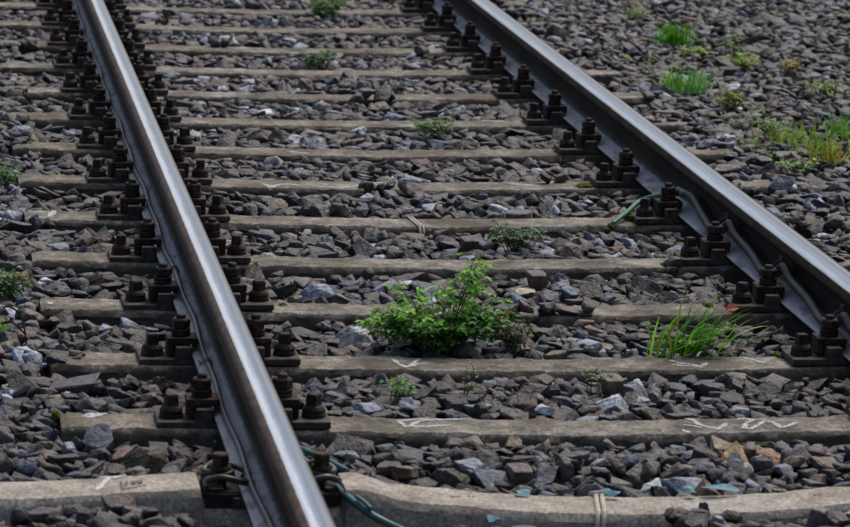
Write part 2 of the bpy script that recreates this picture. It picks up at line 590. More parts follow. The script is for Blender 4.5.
def f_clamp(bm):        # for the side x > 0: bridge over the rib, one leg on the plate, nose on the foot
    z = PLZ - ZS
    box(bm, 0.048, 0.118, -0.034, 0.034, z + 0.028, z + 0.043, 0.003)
    box(bm, 0.103, 0.117, -0.033, 0.033, z + 0.001, z + 0.029, 0.003)
    box(bm, 0.049, 0.060, -0.030, 0.030, z + 0.0205, z + 0.030, 0.002)


def f_hook(bm):
    z = PLZ - ZS
    lathe(bm, [(0.011, z + 0.004), (0.011, z + 0.089), (0.0085, z + 0.092)], 12, (0.0845, 0, 0))


def f_washer(bm):       # double coil spring washer
    z = PLZ - ZS + 0.044
    for k in range(2):
        c = z + 0.0042 + k * 0.0078
        lathe(bm, [(0.012, c - 0.0036), (0.0205, c - 0.0036), (0.0220, c - 0.002), (0.0220, c + 0.002), (0.0205, c + 0.0036), (0.012, c + 0.0036)], 18, (0.0845, 0, 0))


def f_nut(bm):
    z = PLZ - ZS + 0.0603
    lathe(bm, [(0.0195, z), (0.0220, z + 0.002), (0.0220, z + 0.0175), (0.0190, z + 0.021)], 6, (0.0845, 0, 0), 0.35)


def f_screw(bm):        # sleeper screw: round skirt with a square head
    z = PLZ - ZS + 0.009
    lathe(bm, [(0.024, z), (0.0245, z + 0.007), (0.021, z + 0.013), (0.0155, z + 0.017)], 18, (0.150, 0, 0))
    lathe(bm, [(0.0175, z + 0.014), (0.0170, z + 0.036), (0.0145, z + 0.040)], 4, (0.150, 0, 0), 0.65)


def f_sw(bm):
    z = PLZ - ZS
    lathe(bm, [(0.0235, z + 0.0003), (0.0255, z + 0.002), (0.0255, z + 0.007), (0.0235, z + 0.0086)], 18, (0.150, 0, 0))


ME = {'base_plate': mesh_of(f_plate, 'base_plate', M_PLATE), 'clamp_plate': mesh_of(f_clamp, 'clamp_plate', M_IRON),
      'hook_bolt': mesh_of(f_hook, 'hook_bolt', M_IRON), 'spring_washer': mesh_of(f_washer, 'spring_washer', M_IRON),
      'nut': mesh_of(f_nut, 'nut', M_IRON), 'sleeper_screw': mesh_of(f_screw, 'sleeper_screw', M_IRON),
      'washer': mesh_of(f_sw, 'washer', M_IRON)}
ORD = ['first', 'second', 'third', 'fourth', 'fifth', 'sixth', 'seventh', 'eighth', 'ninth', 'tenth', 'eleventh', 'twelfth', 'thirteenth', 'fourteenth', 'fifteenth']
NEARBY = {0: 'with its reddish sleeper screw', 1: 'beside the two cable clips', 2: 'level with the big weed', 3: 'beyond the big weed',
          4: 'level with the small strap'}


def fastening(k, side):
    yc = k * PITCH - 0.071
    t = empty('rail_fastening', (side * RX, yc, sleeper_top(k, side * RX) + 0.0005))
    t.rotation_euler = (0, 0, rnd.uniform(-0.022, 0.022))
    where = 'left' if side < 0 else 'right'
    extra = NEARBY.get(k, '') if side < 0 else {4: 'where the green sleeve passes', 3: 'just before the green sleeve', 1: 'right of the grass tuft'}.get(k, '')
    lab = f'bolted {where} rail fastening on the {ORD[k + 1]} sleeper from the bottom'
    if extra: lab += ', ' + extra
    tag(t, lab, 'rail fastening', f'bolted fastenings along the {where} rail')
    link('base_plate', ME['base_plate'], None, t)
    for s in (1, -1):
        rot = 0.0 if s > 0 else math.pi
        jx = rnd.uniform(-0.0015, 0.0015)
        c = link('clamp_plate', ME['clamp_plate'], None, t)
        ca = rnd.uniform(-0.05, 0.05)
        c.rotation_euler = (0, 0, rot + ca)
        c.location = (jx, rnd.uniform(-0.004, 0.004), 0)
        for nm in ('hook_bolt', 'spring_washer', 'nut'):
            b_ = link(nm, ME[nm], None, c)
            if nm == 'nut':
                a = rnd.uniform(0, 1.0)
                b_.rotation_euler = (0, 0, a)
                b_.location = (0.0845 - 0.0845 * math.cos(a), -0.0845 * math.sin(a), rnd.uniform(0, 0.002))
        sc_ = link('sleeper_screw', ME['sleeper_screw'], None, t)
        a = rot + rnd.uniform(-0.6, 0.6)
        # turn about the screw's own axis
        sc_.rotation_euler = (0, 0, a)
        dy = rnd.uniform(-0.012, -0.002)
        sc_.location = (s * 0.150 - 0.150 * math.cos(a), dy - 0.150 * math.sin(a), 0)
        w = link('washer', ME['washer'], None, sc_)
        if s < 0 and side < 0 and k == 0 or (side > 0 and k == 1 and s < 0):
            sc_['label'] = 'reddish rusty sleeper screw'
    return t


for k in range(0, 14):
    fastening(k, -1)
    fastening(k, 1)


def tension_clamp(side):
    """spring clip fastening of the newer sleeper: two bent spring loops, a centre screw and an angled guide plate on each side"""
    k = -1
    yc = k * PITCH - 0.075
    t = empty('spring_clip_fastening', (side * RX, yc, -0.172))
    tag(t, f'dark spring clip fastening with bent wire loops holding the {"left" if side < 0 else "right"} rail on the nearest sleeper', 'rail fastening', 'spring clip fastenings of the nearest sleeper')
    bm = bmesh.new(); box(bm, -0.078, 0.078, -0.07, 0.07, 0.001, 0.0225, 0.002); bm_obj('rail_pad', bm, M_SPRING, t)
    for s in (-1, 1):
        mt = Matrix.Scale(s, 4, Vector((1, 0, 0)))
        bm = bmesh.new()
        box(bm, 0.066, 0.126, -0.055, 0.055, 0.002, 0.028, 0.004, mt)
        box(bm, 0.100, 0.128, -0.050, 0.050, 0.026, 0.038, 0.004, mt)
        g = bm_obj('guide_plate', bm, M_IRON, t)
        pts = [(0.052, -0.012, 0.046), (0.040, -0.038, 0.045), (0.060, -0.060, 0.052), (0.100, -0.062, 0.062), (0.126, -0.045, 0.052), (0.118, -0.024, 0.050),
               (0.088, -0.017, 0.056), (0.076, 0.0, 0.057), (0.088, 0.017, 0.056), (0.118, 0.024, 0.050), (0.126, 0.045, 0.052), (0.100, 0.062, 0.062), (0.060, 0.060, 0.052), (0.040, 0.038, 0.045), (0.052, 0.012, 0.046)]
        bm = bmesh.new()
        tube(bm, [(s * x, y, z) for x, y, z in smooth_path(pts, 5)], 0.0065, 10)
        w = bm_obj('spring_clip', bm, M_SPRING, t, True)
        bm = bmesh.new()
        lathe(bm, [(0.021, 0.062), (0.022, 0.066), (0.020, 0.071)], 18, (s * 0.098, 0, 0))
        lathe(bm, [(0.0175, 0.070), (0.0175, 0.092), (0.015, 0.095)], 6, (s * 0.098, 0, 0), 0.4)
        lathe(bm, [(0.012, 0.02), (0.012, 0.063)], 10, (s * 0.098, 0, 0))
        bm_obj('sleeper_screw', bm, M_IRON, t)


tension_clamp(-1)
tension_clamp(1)


# ------------------------------------------------------------------ ballast: crushed stones dropped one by one onto a height grid
RES = 0.0075
X0, X1, Y0, Y1 = -1.75, 3.45, -1.35, 9.75
NX, NY = int((X1 - X0) / RES), int((Y1 - Y0) / RES)


def hull_from_planes(r):
    """a crushed-rock polyhedron: an ellipsoid's box cut by random planes"""
    ax = np.array([1.0, r.uniform(0.50, 0.95), r.uniform(0.34, 0.74)])
    N = [np.array(q, float) for q in ((1, 0, 0), (-1, 0, 0), (0, 1, 0), (0, -1, 0), (0, 0, 1), (0, 0, -1))]
    N = [q + r.normal(0, 0.22, 3) for q in N]
    D = [r.uniform(0.72, 0.95) for _ in N]
    for _ in range(int(r.integers(4, 8))):
        q = r.normal(0, 1, 3); N.append(q); D.append(r.uniform(0.74, 0.98))
    N = np.array([q / np.linalg.norm(q) for q in N]); D = np.array(D)
    pts = []
    n = len(N)
    for i in range(n):
        for j in range(i + 1, n):
            for k in range(j + 1, n):
                A = N[[i, j, k]]
                if abs(np.linalg.det(A)) < 1e-2: continue
                q = np.linalg.solve(A, D[[i, j, k]])
                if np.all(N @ q <= D + 1e-7): pts.append(q)
    pts = np.array(pts) * ax
    bm = bmesh.new()
    for q in pts: bm.verts.new(q)
    bmesh.ops.remove_doubles(bm, verts=bm.verts, dist=0.06)
    bm.verts.ensure_lookup_table()
    res = bmesh.ops.convex_hull(bm, input=bm.verts)
    junk = [q for q in bm.verts if not q.link_faces]
    bmesh.ops.delete(bm, geom=junk, context='VERTS')
    bmesh.ops.dissolve_limit(bm, angle_limit=0.09, verts=bm.verts, edges=bm.edges)
    lo = bm.copy()
    bmesh.ops.triangulate(lo, faces=lo.faces)
    bmesh.ops.bevel(bm, geom=list(bm.edges), offset=0.055, segments=1, affect='EDGES', clamp_overlap=True)
    bmesh.ops.triangulate(bm, faces=bm.faces)
    out = []
    xh = bm.copy()
    bmesh.ops.subdivide_edges(xh, edges=list(xh.edges), cuts=1, use_grid_fill=True)
    bmesh.ops.triangulate(xh, faces=xh.faces)
    sd_ = Vector(r.uniform(-50, 50, 3))
    xh.normal_update()
    for q in xh.verts:
        q.co += q.normal * (0.085 * noise.noise(q.co * 2.4 + sd_) + 0.065 * noise.noise(q.co * 6.0 + sd_))
    for b_ in (lo, bm, xh):
        b_.verts.index_update()
        V = np.array([q.co[:] for q in b_.verts]); F = np.array([[q.index for q in f.verts] for f in b_.faces])
        # uneven faces: pull the points about a little
        b_.free()
        out.append((V, F))
    return out


SHAPES = [hull_from_planes(rng) for _ in range(44)]


def rot_matrix(r):
    """mostly lying flat, tipped by up to about 40 degrees"""
    a = r.uniform(0, 2 * math.pi)
    tilt = abs(r.normal(0, 0.42)); ta = r.uniform(0, 2 * math.pi)
    if r.uniform() < 0.12: tilt = r.uniform(0.6, 1.5)
    flip = r.uniform() < 0.5
    m = Matrix.Rotation(tilt, 3, Vector((math.cos(ta), math.sin(ta), 0))) @ Matrix.Rotation(a, 3, 'Z') @ (Matrix.Rotation(math.pi, 3, 'X') if flip else Matrix.Identity(3))
    return np.array(m)


def rasterise(V, F):
    """upper and lower height of a convex triangle mesh over the grid cells it covers"""
    mn = np.floor(V[:, :2].min(0) / RES).astype(int); mx = np.ceil(V[:, :2].max(0) / RES).astype(int)
    nx, ny = mx - mn + 1
    gx, gy = np.meshgrid((np.arange(nx) + mn[0]) * RES, (np.arange(ny) + mn[1]) * RES, indexing='ij')
    up = np.full((nx, ny), -9.0); lo = np.full((nx, ny), 9.0)
    for f in F:
        a, b_, c = V[f]
        d = (b_[0] - a[0]) * (c[1] - a[1]) - (c[0] - a[0]) * (b_[1] - a[1])
        if abs(d) < 1e-10: continue
        u = ((gx - a[0]) * (c[1] - a[1]) - (c[0] - a[0]) * (gy - a[1])) / d
        w = ((b_[0] - a[0]) * (gy - a[1]) - (gx - a[0]) * (b_[1] - a[1])) / d
        ins = (u >= -0.02) & (w >= -0.02) & (u + w <= 1.02)
        z = a[2] + u * (b_[2] - a[2]) + w * (c[2] - a[2])
        up = np.where(ins & (z > up), z, up); lo = np.where(ins & (z < lo), z, lo)
    mask = up > -8
    return mn, mask, up, lo


VAR = []
for i in range(420):
    sh = SHAPES[i % len(SHAPES)]
    q = rng.uniform()
    if i < 60: size = rng.uniform(0.009, 0.017)          # small chips for filling
    elif i < 320: size = rng.uniform(0.019, 0.036)
    else: size = rng.uniform(0.034, 0.056)
    rm = rot_matrix(rng)
    lo_v = sh[0][0] @ rm.T * size
    hi_v = sh[1][0] @ rm.T * size
    xh_v = sh[2][0] @ rm.T * size
    mn, mask, up, lo = rasterise(hi_v, sh[1][1])
    VAR.append(dict(lo=(lo_v, sh[0][1]), hi=(hi_v, sh[1][1]), xhi=(xh_v, sh[2][1]), mn=mn, mask=mask, up=np.where(mask, up, -9), low=np.where(mask, lo, 9), size=size, mid=float(0.5 * (up[mask].max() + lo[mask].min()))))

gx = X0 + (np.arange(NX) + 0.5) * RES
gy = Y0 + (np.arange(NY) + 0.5) * RES
H = np.full((NX, NY), -0.262)
T = np.full((NX, NY), -0.176)
# outside the sleepers the ballast lies level with their tops and rises on the right
XX = gx[:, None] * np.ones((1, NY)); YY = np.ones((NX, 1)) * gy[None, :]
T += np.where(XX < -1.05, 0.012, 0) + np.where(XX > 1.05, 0.008 + np.clip((XX - 1.5) * 0.045, 0, 0.06), 0)
for ix, x in enumerate(gx):
    for k in range(-2, 16):
        lim = 1.31 if k == -1 else LH + 0.004
        if abs(x) > lim: continue
        ya, yb = k * PITCH - SW - 0.042, k * PITCH + 0.016
        j0, j1 = np.searchsorted(gy, (ya, yb))
        if j1 <= 0 or j0 >= NY: continue
        yr = gy[j0:j1]
        if k in SLEEPERS:
            H[ix, j0:j1] = [sleeper_surface(k, x, y) for y in yr]
        T[ix, j0:j1] = -0.2 if k != -1 else -0.3
        if k != -1:      # here and there stones have spilled onto the sleeper, most of all over its outer ends
            for jj in range(j0, j1):
                yr_ = gy[jj] - k * PITCH
                edge_ = min(abs(yr_), abs(yr_ + SW))
                n_ = noise.noise(Vector((x * 4.5, gy[jj] * 9.0, k * 1.7)))
                lim_ = 0.60 if edge_ < 0.03 else 0.95
                if x > 0.93: lim_ = -0.05 - 0.6 * (x - 0.93)
                elif x < -1.06: lim_ = 0.12
                if k < 2: lim_ += 0.12
                if n_ > lim_: T[ix, jj] = -0.150
        # ballast lower along the near face of a sleeper
        jn = np.searchsorted(gy, ya - (0.05 if k != -1 else 0.11))
        T[ix, jn:j0] = -0.198 if k != -1 else -0.246
        if abs(abs(x) - RX) < 0.19:
            T[ix, j0:j1] = -0.2
# round the nearest sleeper: lower in front of it, and not above its sunken middle behind it
front = YY < -PITCH - SW - 0.04
wob = 0.014 * np.sin(XX * 17.0 + 1.0) + 0.008 * np.sin(XX * 41.0 + YY * 23.0)
T = np.where(front, np.where(XX < -0.9, -0.160 + wob, np.where(XX < -0.22, -0.212 + wob, np.where(XX < 0.02, -0.240, -0.180 + wob))), T)
behind = (YY > -PITCH) & (YY < -PITCH + 0.16) & (np.abs(XX) < 0.6)
T = np.where(behind, np.minimum(T, -0.190), T)
# between the rail seats the ballast lies lower under the rails
under = (np.abs(np.abs(XX) - RX) < 0.12)
T = np.where(under & (np.abs(np.abs(XX) - RX) < 0.085), np.minimum(T, -0.190), T)
H = np.where(np.abs(np.abs(XX) - RX) < 0.066, 2.0, H)
for k in range(-2, 16):   # room for the fastenings
    yy = k * PITCH - 0.071
    sel = (np.abs(np.abs(XX) - RX) < 0.184) & (np.abs(YY - yy) < 0.063)
    H = np.where(sel, np.maximum(H, 0.5), H)


def x_range(y):
    fl = -1.27 + (y + 0.77) / 8.68 * 0.21 - 0.38
    fr = 0.373 + (y + 0.757) / 9.38 * 2.37 + 0.5
    return max(X0 + 0.06, fl), min(X1 - 0.06, fr)


stones = []      # (variant, x index, y index, z)
def try_drop(vi, ci, cj):
    vr = VAR[vi]
    i0, j0 = ci + vr['mn'][0], cj + vr['mn'][1]
    i1, j1 = i0 + vr['mask'].shape[0], j0 + vr['mask'].shape[1]
    if i0 < 0 or j0 < 0 or i1 > NX or j1 > NY: return None
    z = float((H[i0:i1, j0:j1] - vr['low']).max()) - 0.004 - 0.0008
    return z, (i0, i1, j0, j1)


def fill(n, pool, ncand, slack):
    ys = rng.uniform(Y0 + 0.08, Y1 - 0.08, n)
    u = rng.uniform(0, 1, (n, ncand)); dy = rng.uniform(-0.1, 0.1, (n, ncand)); vs = rng.choice(pool, n)
    cnt = 0
    for q in range(n):
        vi = int(vs[q]); best = None
        xa, xb = x_range(ys[q])
        xc = xa + (xb - xa) * u[q, 0]
        for c in range(ncand):
            ci = int((xc + (u[q, c] - 0.5) * 0.22 - X0) / RES); cj = int((ys[q] + dy[q, c] - Y0) / RES)
            if not (0 <= ci < NX and 0 <= cj < NY): continue
            if H[ci, cj] > T[ci, cj] + slack: continue
            r_ = try_drop(vi, ci, cj)
            if r_ is None: continue
            over = r_[0] + VAR[vi]['mid'] - T[ci, cj]
            if best is None or over < best[0]: best = (over, r_, ci, cj)
        if best is None or best[0] + 0.25 * VAR[vi]['size'] > slack: continue
        _, (z, (i0, i1, j0, j1)), ci, cj = best
        H[i0:i1, j0:j1] = np.maximum(H[i0:i1, j0:j1], z + VAR[vi]['up'])
        stones.append((vi, ci, cj, z)); cnt += 1
    return cnt


N1 = fill(40000, np.arange(60, 420), 4, 0.002)
N2 = fill(34000, np.arange(60, 360), 5, 0.006)
N3 = fill(16000, np.arange(0, 120), 4, 0.0)
print('stones', N1, N2, N3, len(stones))

# colours of single stones
def stone_colour(r):
    q = r.uniform()
    k = math.exp(r.normal(0, 0.42))
    if q < 0.40: c = np.array([0.046, 0.043, 0.045]) * k
    elif q < 0.64: c = np.array([0.072, 0.053, 0.041]) * k
    elif q < 0.74: c = np.array([0.072, 0.050, 0.056]) * k
    elif q < 0.82: c = np.array([0.13, 0.12, 0.11]) * r.uniform(0.6, 1.4)
    elif q < 0.92: c = np.array([0.080, 0.094, 0.130]) * r.uniform(0.5, 1.7)
    elif q < 0.960: c = np.array([0.26, 0.29, 0.36]) * r.uniform(0.8, 1.5)
    elif q < 0.98: c = np.array([0.20, 0.15, 0.10]) * r.uniform(0.7, 1.4)
    elif q < 0.988: c = np.array([0.13, 0.068, 0.048]) * r.uniform(0.8, 1.3)
    else: c = np.array([0.50, 0.52, 0.56]) * r.uniform(0.8, 1.4)
    return c * 0.80


SC_ = np.array([stone_colour(rng) for _ in stones])
for q, (vi, ci, cj, z) in enumerate(stones):     # darker, fresher stone heaped on the far right
    x, y = X0 + ci * RES, Y0 + cj * RES
    dr = min(abs(x + RX), abs(x - RX))
    if dr < 0.34:      # brake dust and rust washed off the rail
        f = 0.5 * (1 - dr / 0.34); SC_[q] = SC_[q] * (1 - f) + np.array([0.042, 0.026, 0.019]) * f
    if x > 1.55 + 0.10 * (y - 5) + 0.12 * math.sin(y * 3.1) and y > 5.4: SC_[q] = SC_[q] * 0.45 + np.array([0.013, 0.012, 0.0135])
SP = np.array([(X0 + ci * RES, Y0 + cj * RES, z) for _, ci, cj, z in stones])
# how much of each stone lies open to the sky, and where it falls in the picture
expo = np.zeros(len(stones))
for q, (vi, ci, cj, z) in enumerate(stones):
    vr = VAR[vi]
    i0, j0 = ci + vr['mn'][0], cj + vr['mn'][1]
    sub = H[i0:i0 + vr['mask'].shape[0], j0:j0 + vr['mask'].shape[1]]
    m_ = vr['mask']
    expo[q] = np.mean((z + vr['up'] >= sub - 0.0015)[m_])
D = SP - CAM
dep = D @ CF
PXX = 425 + FPX * (D @ CR) / dep
PYY = 263.5 - FPX * (D @ CU) / dep
sizes = np.array([VAR[s[0]]['size'] for s in stones])
tip = SP.copy()
tip[:, 2] += np.array([VAR[q_[0]]['up'].max() for q_ in stones]) - 0.30 * sizes
toc = CAM - tip
toc = toc / np.linalg.norm(toc, axis=1)[:, None]
seen = np.ones(len(stones), bool)
for st_ in np.arange(0.03, 0.34, 0.01):      # nothing higher between the stone's crest and the viewer
    pp = tip + toc * (st_ + sizes[:, None] * 0.5)
    ii = np.clip(((pp[:, 0] - X0) / RES).astype(int), 0, NX - 1); jj = np.clip(((pp[:, 1] - Y0) / RES).astype(int), 0, NY - 1)
    hh = np.where(H[ii, jj] > 0.2, -0.155, H[ii, jj])
    seen &= hh < pp[:, 2] + 0.002
big = seen * sizes / dep * (expo > 0.45) * (PXX > -5) * (PXX < 855) * (PYY > 0) * (PYY < 530)
# out of sight behind a rail: skip
xr = SP[:, 0]

used = set()
NOTABLE = [
    (375, 107, (0.36, 0.28, 0.18), 'tan', 'smooth tan stone lying between sleepers in the far part of the track'),
    (550, 402, (0.55, 0.56, 0.58), 'white', 'smooth white stone just behind the second sleeper from the bottom'),
    (616, 411, (0.48, 0.51, 0.56), 'white', 'pale bluish white stone right of the smooth white one'),
    (634, 386, (0.40, 0.43, 0.50), 'white', 'flat pale stone beside the small red leaf'),
    (595, 324, (0.12, 0.062, 0.048), 'red', 'dark red-brown stone right of the big weed'),
    (530, 290, (0.42, 0.36, 0.26), 'cream', 'cream coloured stone right above the big weed'),
    (320, 295, (0.20, 0.225, 0.29), 'blue', 'pale slate-blue flat stone left of the big weed'),
    (730, 461, (0.34, 0.22, 0.09), 'ochre', 'ochre yellow stone behind the nearest sleeper'),
    (775, 464, (0.20, 0.10, 0.055), 'rust', 'rusty orange-brown stone behind the nearest sleeper at right'),
    (366, 407, (0.16, 0.18, 0.23), 'slate', 'flat slate-blue stone in front of the tiny bright plant'),
    (422, 407, (0.12, 0.125, 0.14), 'grey', 'long grey stone beside the tiny bright plant'),
    (25, 356, (0.38, 0.42, 0.50), 'white', 'pale bluish stone at the left edge below the dead stalk'),
    (58, 464, (0.24, 0.28, 0.33), 'blue', 'striped blue-grey stone behind the nearest sleeper at far left'),
    (130, 464, (0.17, 0.105, 0.085), 'pink', 'pinkish brown stone behind the nearest sleeper at left'),
    (146, 72, (0.50, 0.53, 0.60), 'white', 'bright bluish white stone right of the left rail in the distance'),
    (745, 461, (0.30, 0.25, 0.21), 'beige', 'beige stone between the ochre and the rusty one'),
    (585, 238, (0.30, 0.20, 0.10), 'tan', 'orange-tan stone beyond the small blue-green weed'),
    (778, 290, (0.30, 0.22, 0.13), 'tan', 'tan stone near the right rail above the grass tuft'),
]


def mesh_stone(idx, detail):
    vi = stones[idx][0]
    V, F = VAR[vi]['xhi' if detail else 'lo']
    me = bpy.data.meshes.new('ballast_stone')
    me.from_pydata(V.tolist(), [], F.tolist())
    a = me.attributes.new('stone_colour', 'FLOAT_COLOR', 'POINT')
    a.data.foreach_set('color', np.tile(np.append(SC_[idx], 1.0), len(V)))
    me.materials.append(M_STONE)
    return me


# the ballast bed itself: one sheet to the horizon, sunk where the stones lie
def build_bed():
    xs = np.concatenate(([-120, -30, -8, -4, -2.6], np.linspace(-1.95, 3.65, 29), [4.6, 7, 12, 30, 120]))
    ys = np.concatenate(([-120, -30, -8, -3.5, -2], np.linspace(-1.5, 10.1, 59), [11.5, 14, 20, 40, 160]))
    verts, faces = [], []
    for x in xs:
        for y in ys:
            xa, xb = x_range(y)
            inside = xa - 0.1 < x < xb + 0.1 and Y0 < y < Y1
            z = -0.262 if inside else -0.20
            verts.append((x, y, z))
    n = len(ys)
    for i in range(len(xs) - 1):
        for j in range(n - 1):
            faces.append((i * n + j, (i + 1) * n + j, (i + 1) * n + j + 1, i * n + j + 1))
    me = bpy.data.meshes.new('ballast_bed')
    me.from_pydata(verts, [], faces)
    return tag(link('ballast_bed', me, M_GROUND), 'dark grey crushed stone ballast bed under the track', None, None, 'structure')


BED = build_bed()

for px, py, colr, nm, lab in NOTABLE:
    d2 = (PXX - px) ** 2 + (PYY - py) ** 2 * 2.2 + np.where((expo > 0.55) & seen & (sizes > 0.023), 0, 1e6)
    for u_ in used: d2[u_] = 1e9
    i = int(np.argmin(d2))
    used.add(i)
    SC_[i] = np.array(colr) * 1.15
    o = link('stone', mesh_stone(i, True), None)
    o.location = SP[i]
    tag(o, lab, 'stone')

order = [int(i) for i in np.argsort(-big) if int(i) not in used and big[i] > 0][:300]
for i in order:
    used.add(i)
    o = link('ballast_stone', mesh_stone(i, True), None, BED)
    o.location = SP[i]

near_set = set(int(i) for i in np.argsort(-big)[:2600])
# all the others: one mass
vs, fs, cs = [], [], []
off = 0
for i, (vi, ci, cj, z) in enumerate(stones):
    if i in used or expo[i] < 0.015: continue
    V, F = VAR[vi]['xhi' if i in near_set else 'hi' if (expo[i] > 0.2 and dep[i] < 12.0) else 'lo']
    vs.append(V + SP[i]); fs.append(F + off); cs.append(np.tile(np.append(SC_[i], 1.0), (len(V), 1)))
    off += len(V)
V = np.concatenate(vs).astype(np.float32); F = np.concatenate(fs).astype(np.int32); C4 = np.concatenate(cs).astype(np.float32)
me = bpy.data.meshes.new('ballast_stones')
me.vertices.add(len(V)); me.vertices.foreach_set('co', V.ravel())
me.loops.add(F.size); me.loops.foreach_set('vertex_index', F.ravel())
me.polygons.add(len(F)); me.polygons.foreach_set('loop_start', np.arange(0, F.size, 3, dtype=np.int32))
me.update(calc_edges=True)
a = me.attributes.new('stone_colour', 'FLOAT_COLOR', 'POINT'); a.data.foreach_set('color', C4.ravel())
tag(link('crushed_stone', me, M_STONE, BED), 'dark grey crushed ballast stones', None, None, 'stuff')
print('tris', len(F))


def ground_z(x, y):
    i = int(np.clip((x - X0) / RES, 0, NX - 1)); j = int(np.clip((y - Y0) / RES, 0, NY - 1))
    z = H[i, j]
    return float(z) if z < 0.2 else -0.17


def soil_z(x, y):
    i = int(np.clip((x - X0) / RES, 6, NX - 7)); j = int(np.clip((y - Y0) / RES, 6, NY - 7))
    z = float(np.median(H[i - 5:i + 6, j - 5:j + 6]))
    return min(max(z, -0.205), -0.15)


# ------------------------------------------------------------------ chalk and paint on the sleepers
def paint(k, pts, width, label=None):
    """a brushed line that hugs the sleeper's upper side; pts are where the line runs in the photograph"""
    P = []
    for px, py in pts:
        z = ZS
        for _ in range(3):
            q = at(px, py, z); z = sleeper_surface(k, q.x, q.y)
        P.append(Vector((q.x, min(max(q.y, k * PITCH - SW - 0.010), k * PITCH - 0.008), 0)))
    Q = []
    for a_, b_ in zip(P, P[1:]):
        n = max(2, int((b_ - a_).length / 0.006))
        Q += [a_.lerp(b_, i / n) for i in range(n)]
    Q.append(P[-1])
    bm = bmesh.new()
    prev = None
    for i, q in enumerate(Q):
        t = (Q[min(i + 1, len(Q) - 1)] - Q[max(i - 1, 0)])
        s = Vector((-t.y, t.x, 0)).normalized()
        w = 1.2 * width * (0.75 + 0.5 * noise.noise(Vector((q.x * 60, q.y * 60, 2.0)))) * (0.4 if i in (0, len(Q) - 1) else 1)
        row = []
        for m_ in (-1, -0.33, 0.33, 1):
            r_ = q + s * w * m_
            r_.z = sleeper_surface(k, r_.x, r_.y) + 0.0018
            row.append(bm.verts.new(r_))
        if prev:
            for a_, b_, c, d in zip(prev, prev[1:], row[1:], row):
                bm.faces.new((a_, b_, c, d))
        prev = row
    o = bm_obj('paint_mark', bm, M_PAINT if k == -1 else M_CHALK, SLEEPERS[k])
    if label: o['label'] = label


def sc_pts(ox, oy, s, L): return [(ox + x / s, oy + y / s) for x, y in L]


A = lambda L: sc_pts(340, 340, 5.27, L)
paint(0, A([(275, 405), (310, 430), (345, 460), (375, 455), (410, 432), (450, 425), (490, 408)]), 0.0058)
paint(0, A([(375, 460), (450, 460), (520, 455), (590, 450)]), 0.0055)
paint(1, A([(280, 105), (310, 130), (345, 145), (370, 140), (400, 115), (420, 102)]), 0.0058)
paint(1, A([(370, 143), (410, 130), (465, 125)]), 0.005)
B = lambda L: sc_pts(640, 340, 4.048, L)
paint(1, B([(120, 85), (160, 95), (200, 100), (250, 110), (270, 95)]), 0.0055)
paint(1, B([(130, 102), (170, 106), (210, 107), (255, 113)]), 0.005)
paint(1, B([(420, 74), (460, 83), (505, 96)]), 0.0055)
paint(0, B([(180, 320), (215, 326), (240, 345), (280, 355), (315, 362), (335, 352), (350, 340)]), 0.0062)
paint(0, B([(175, 345), (215, 350), (255, 358)]), 0.005)
paint(0, B([(390, 325), (420, 320), (455, 325), (430, 340), (420, 360), (450, 362), (480, 345), (500, 330)]), 0.0055)
paint(0, B([(500, 330), (540, 335), (570, 357), (600, 350), (635, 336)]), 0.0055)
paint(0, B([(172, 365), (188, 372), (204, 375)]), 0.006)
Cc = lambda L: sc_pts(200, 170, 2.995, L)
paint(5, Cc([(190, 42), (212, 52), (242, 44), (270, 44), (300, 48)]), 0.0075)
paint(5, Cc([(330, 47), (370, 50), (420, 54), (470, 56), (520, 56)]), 0.006)
paint(5, [(508, 184.0), (520, 185.0), (540, 186.5)], 0.007)
paint(0, sc_pts(20, 330, 5.27, [(335, 418), (352, 424), (350, 445), (346, 465)]), 0.016)
paint(0, sc_pts(20, 330, 5.27, [(352, 422), (385, 428), (378, 450)]), 0.010)
paint(2, sc_pts(0, 260, 5.85, [(250, 236), (300, 240), (345, 237)]), 0.007)
paint(2, sc_pts(0, 260, 5.85, [(285, 250), (300, 262)]), 0.008)
paint(4, sc_pts(0, 180, 6.58, [(300, 225), (325, 245)]), 0.009)
N = lambda L: sc_pts(0, 440, 5.31, L)
paint(-1, N([(450, 216), (520, 212), (592, 209)]), 0.007)
paint(-1, N([(570, 212), (588, 240), (578, 262), (598, 292)]), 0.009)
paint(-1, N([(500, 216), (520, 250), (515, 270)]), 0.006)
paint(6, [(290, 152), (310, 154)], 0.008)
paint(7, [(480, 121), (505, 122)], 0.008)
paint(8, [(300, 92.5), (312, 93.5)], 0.01)
paint(9, [(385, 70), (402, 71)], 0.01)


def stamp_line(k, pts, width):
    P = []
    for px, py in pts:
        z = -0.15
        for _ in range(4):
            q = at(px, py, z); z = sleeper_surface(k, q.x, q.y)
        P.append(q)
    bm = bmesh.new()
    for a_, b_ in zip(P, P[1:]):
        t = b_ - a_
        s = Vector((-t.y, t.x, 0)).normalized() * width / 2
        n = 3
        prev = None
        for i in range(n + 1):
            c = a_.lerp(b_, i / n)
            row = []
            for m_ in (-1, 1):
                r_ = c + s * m_
                r_.z = sleeper_surface(k, r_.x, r_.y) + 0.0016
                row.append(bm.verts.new(r_))
            if prev: bm.faces.new((prev[0], prev[1], row[1], row[0]))
            prev = row
    return bm


def stamp(k, polylines, width):
    full = bmesh.new()
    for pl in polylines:
        b_ = stamp_line(k, pl, width)
        me_ = bpy.data.meshes.new('stamp_mark'); b_.to_mesh(me_); b_.free()
        full.from_mesh(me_); bpy.data.meshes.remove(me_)
    bm_obj('stamp_mark', full, M_STAMP, SLEEPERS[k])


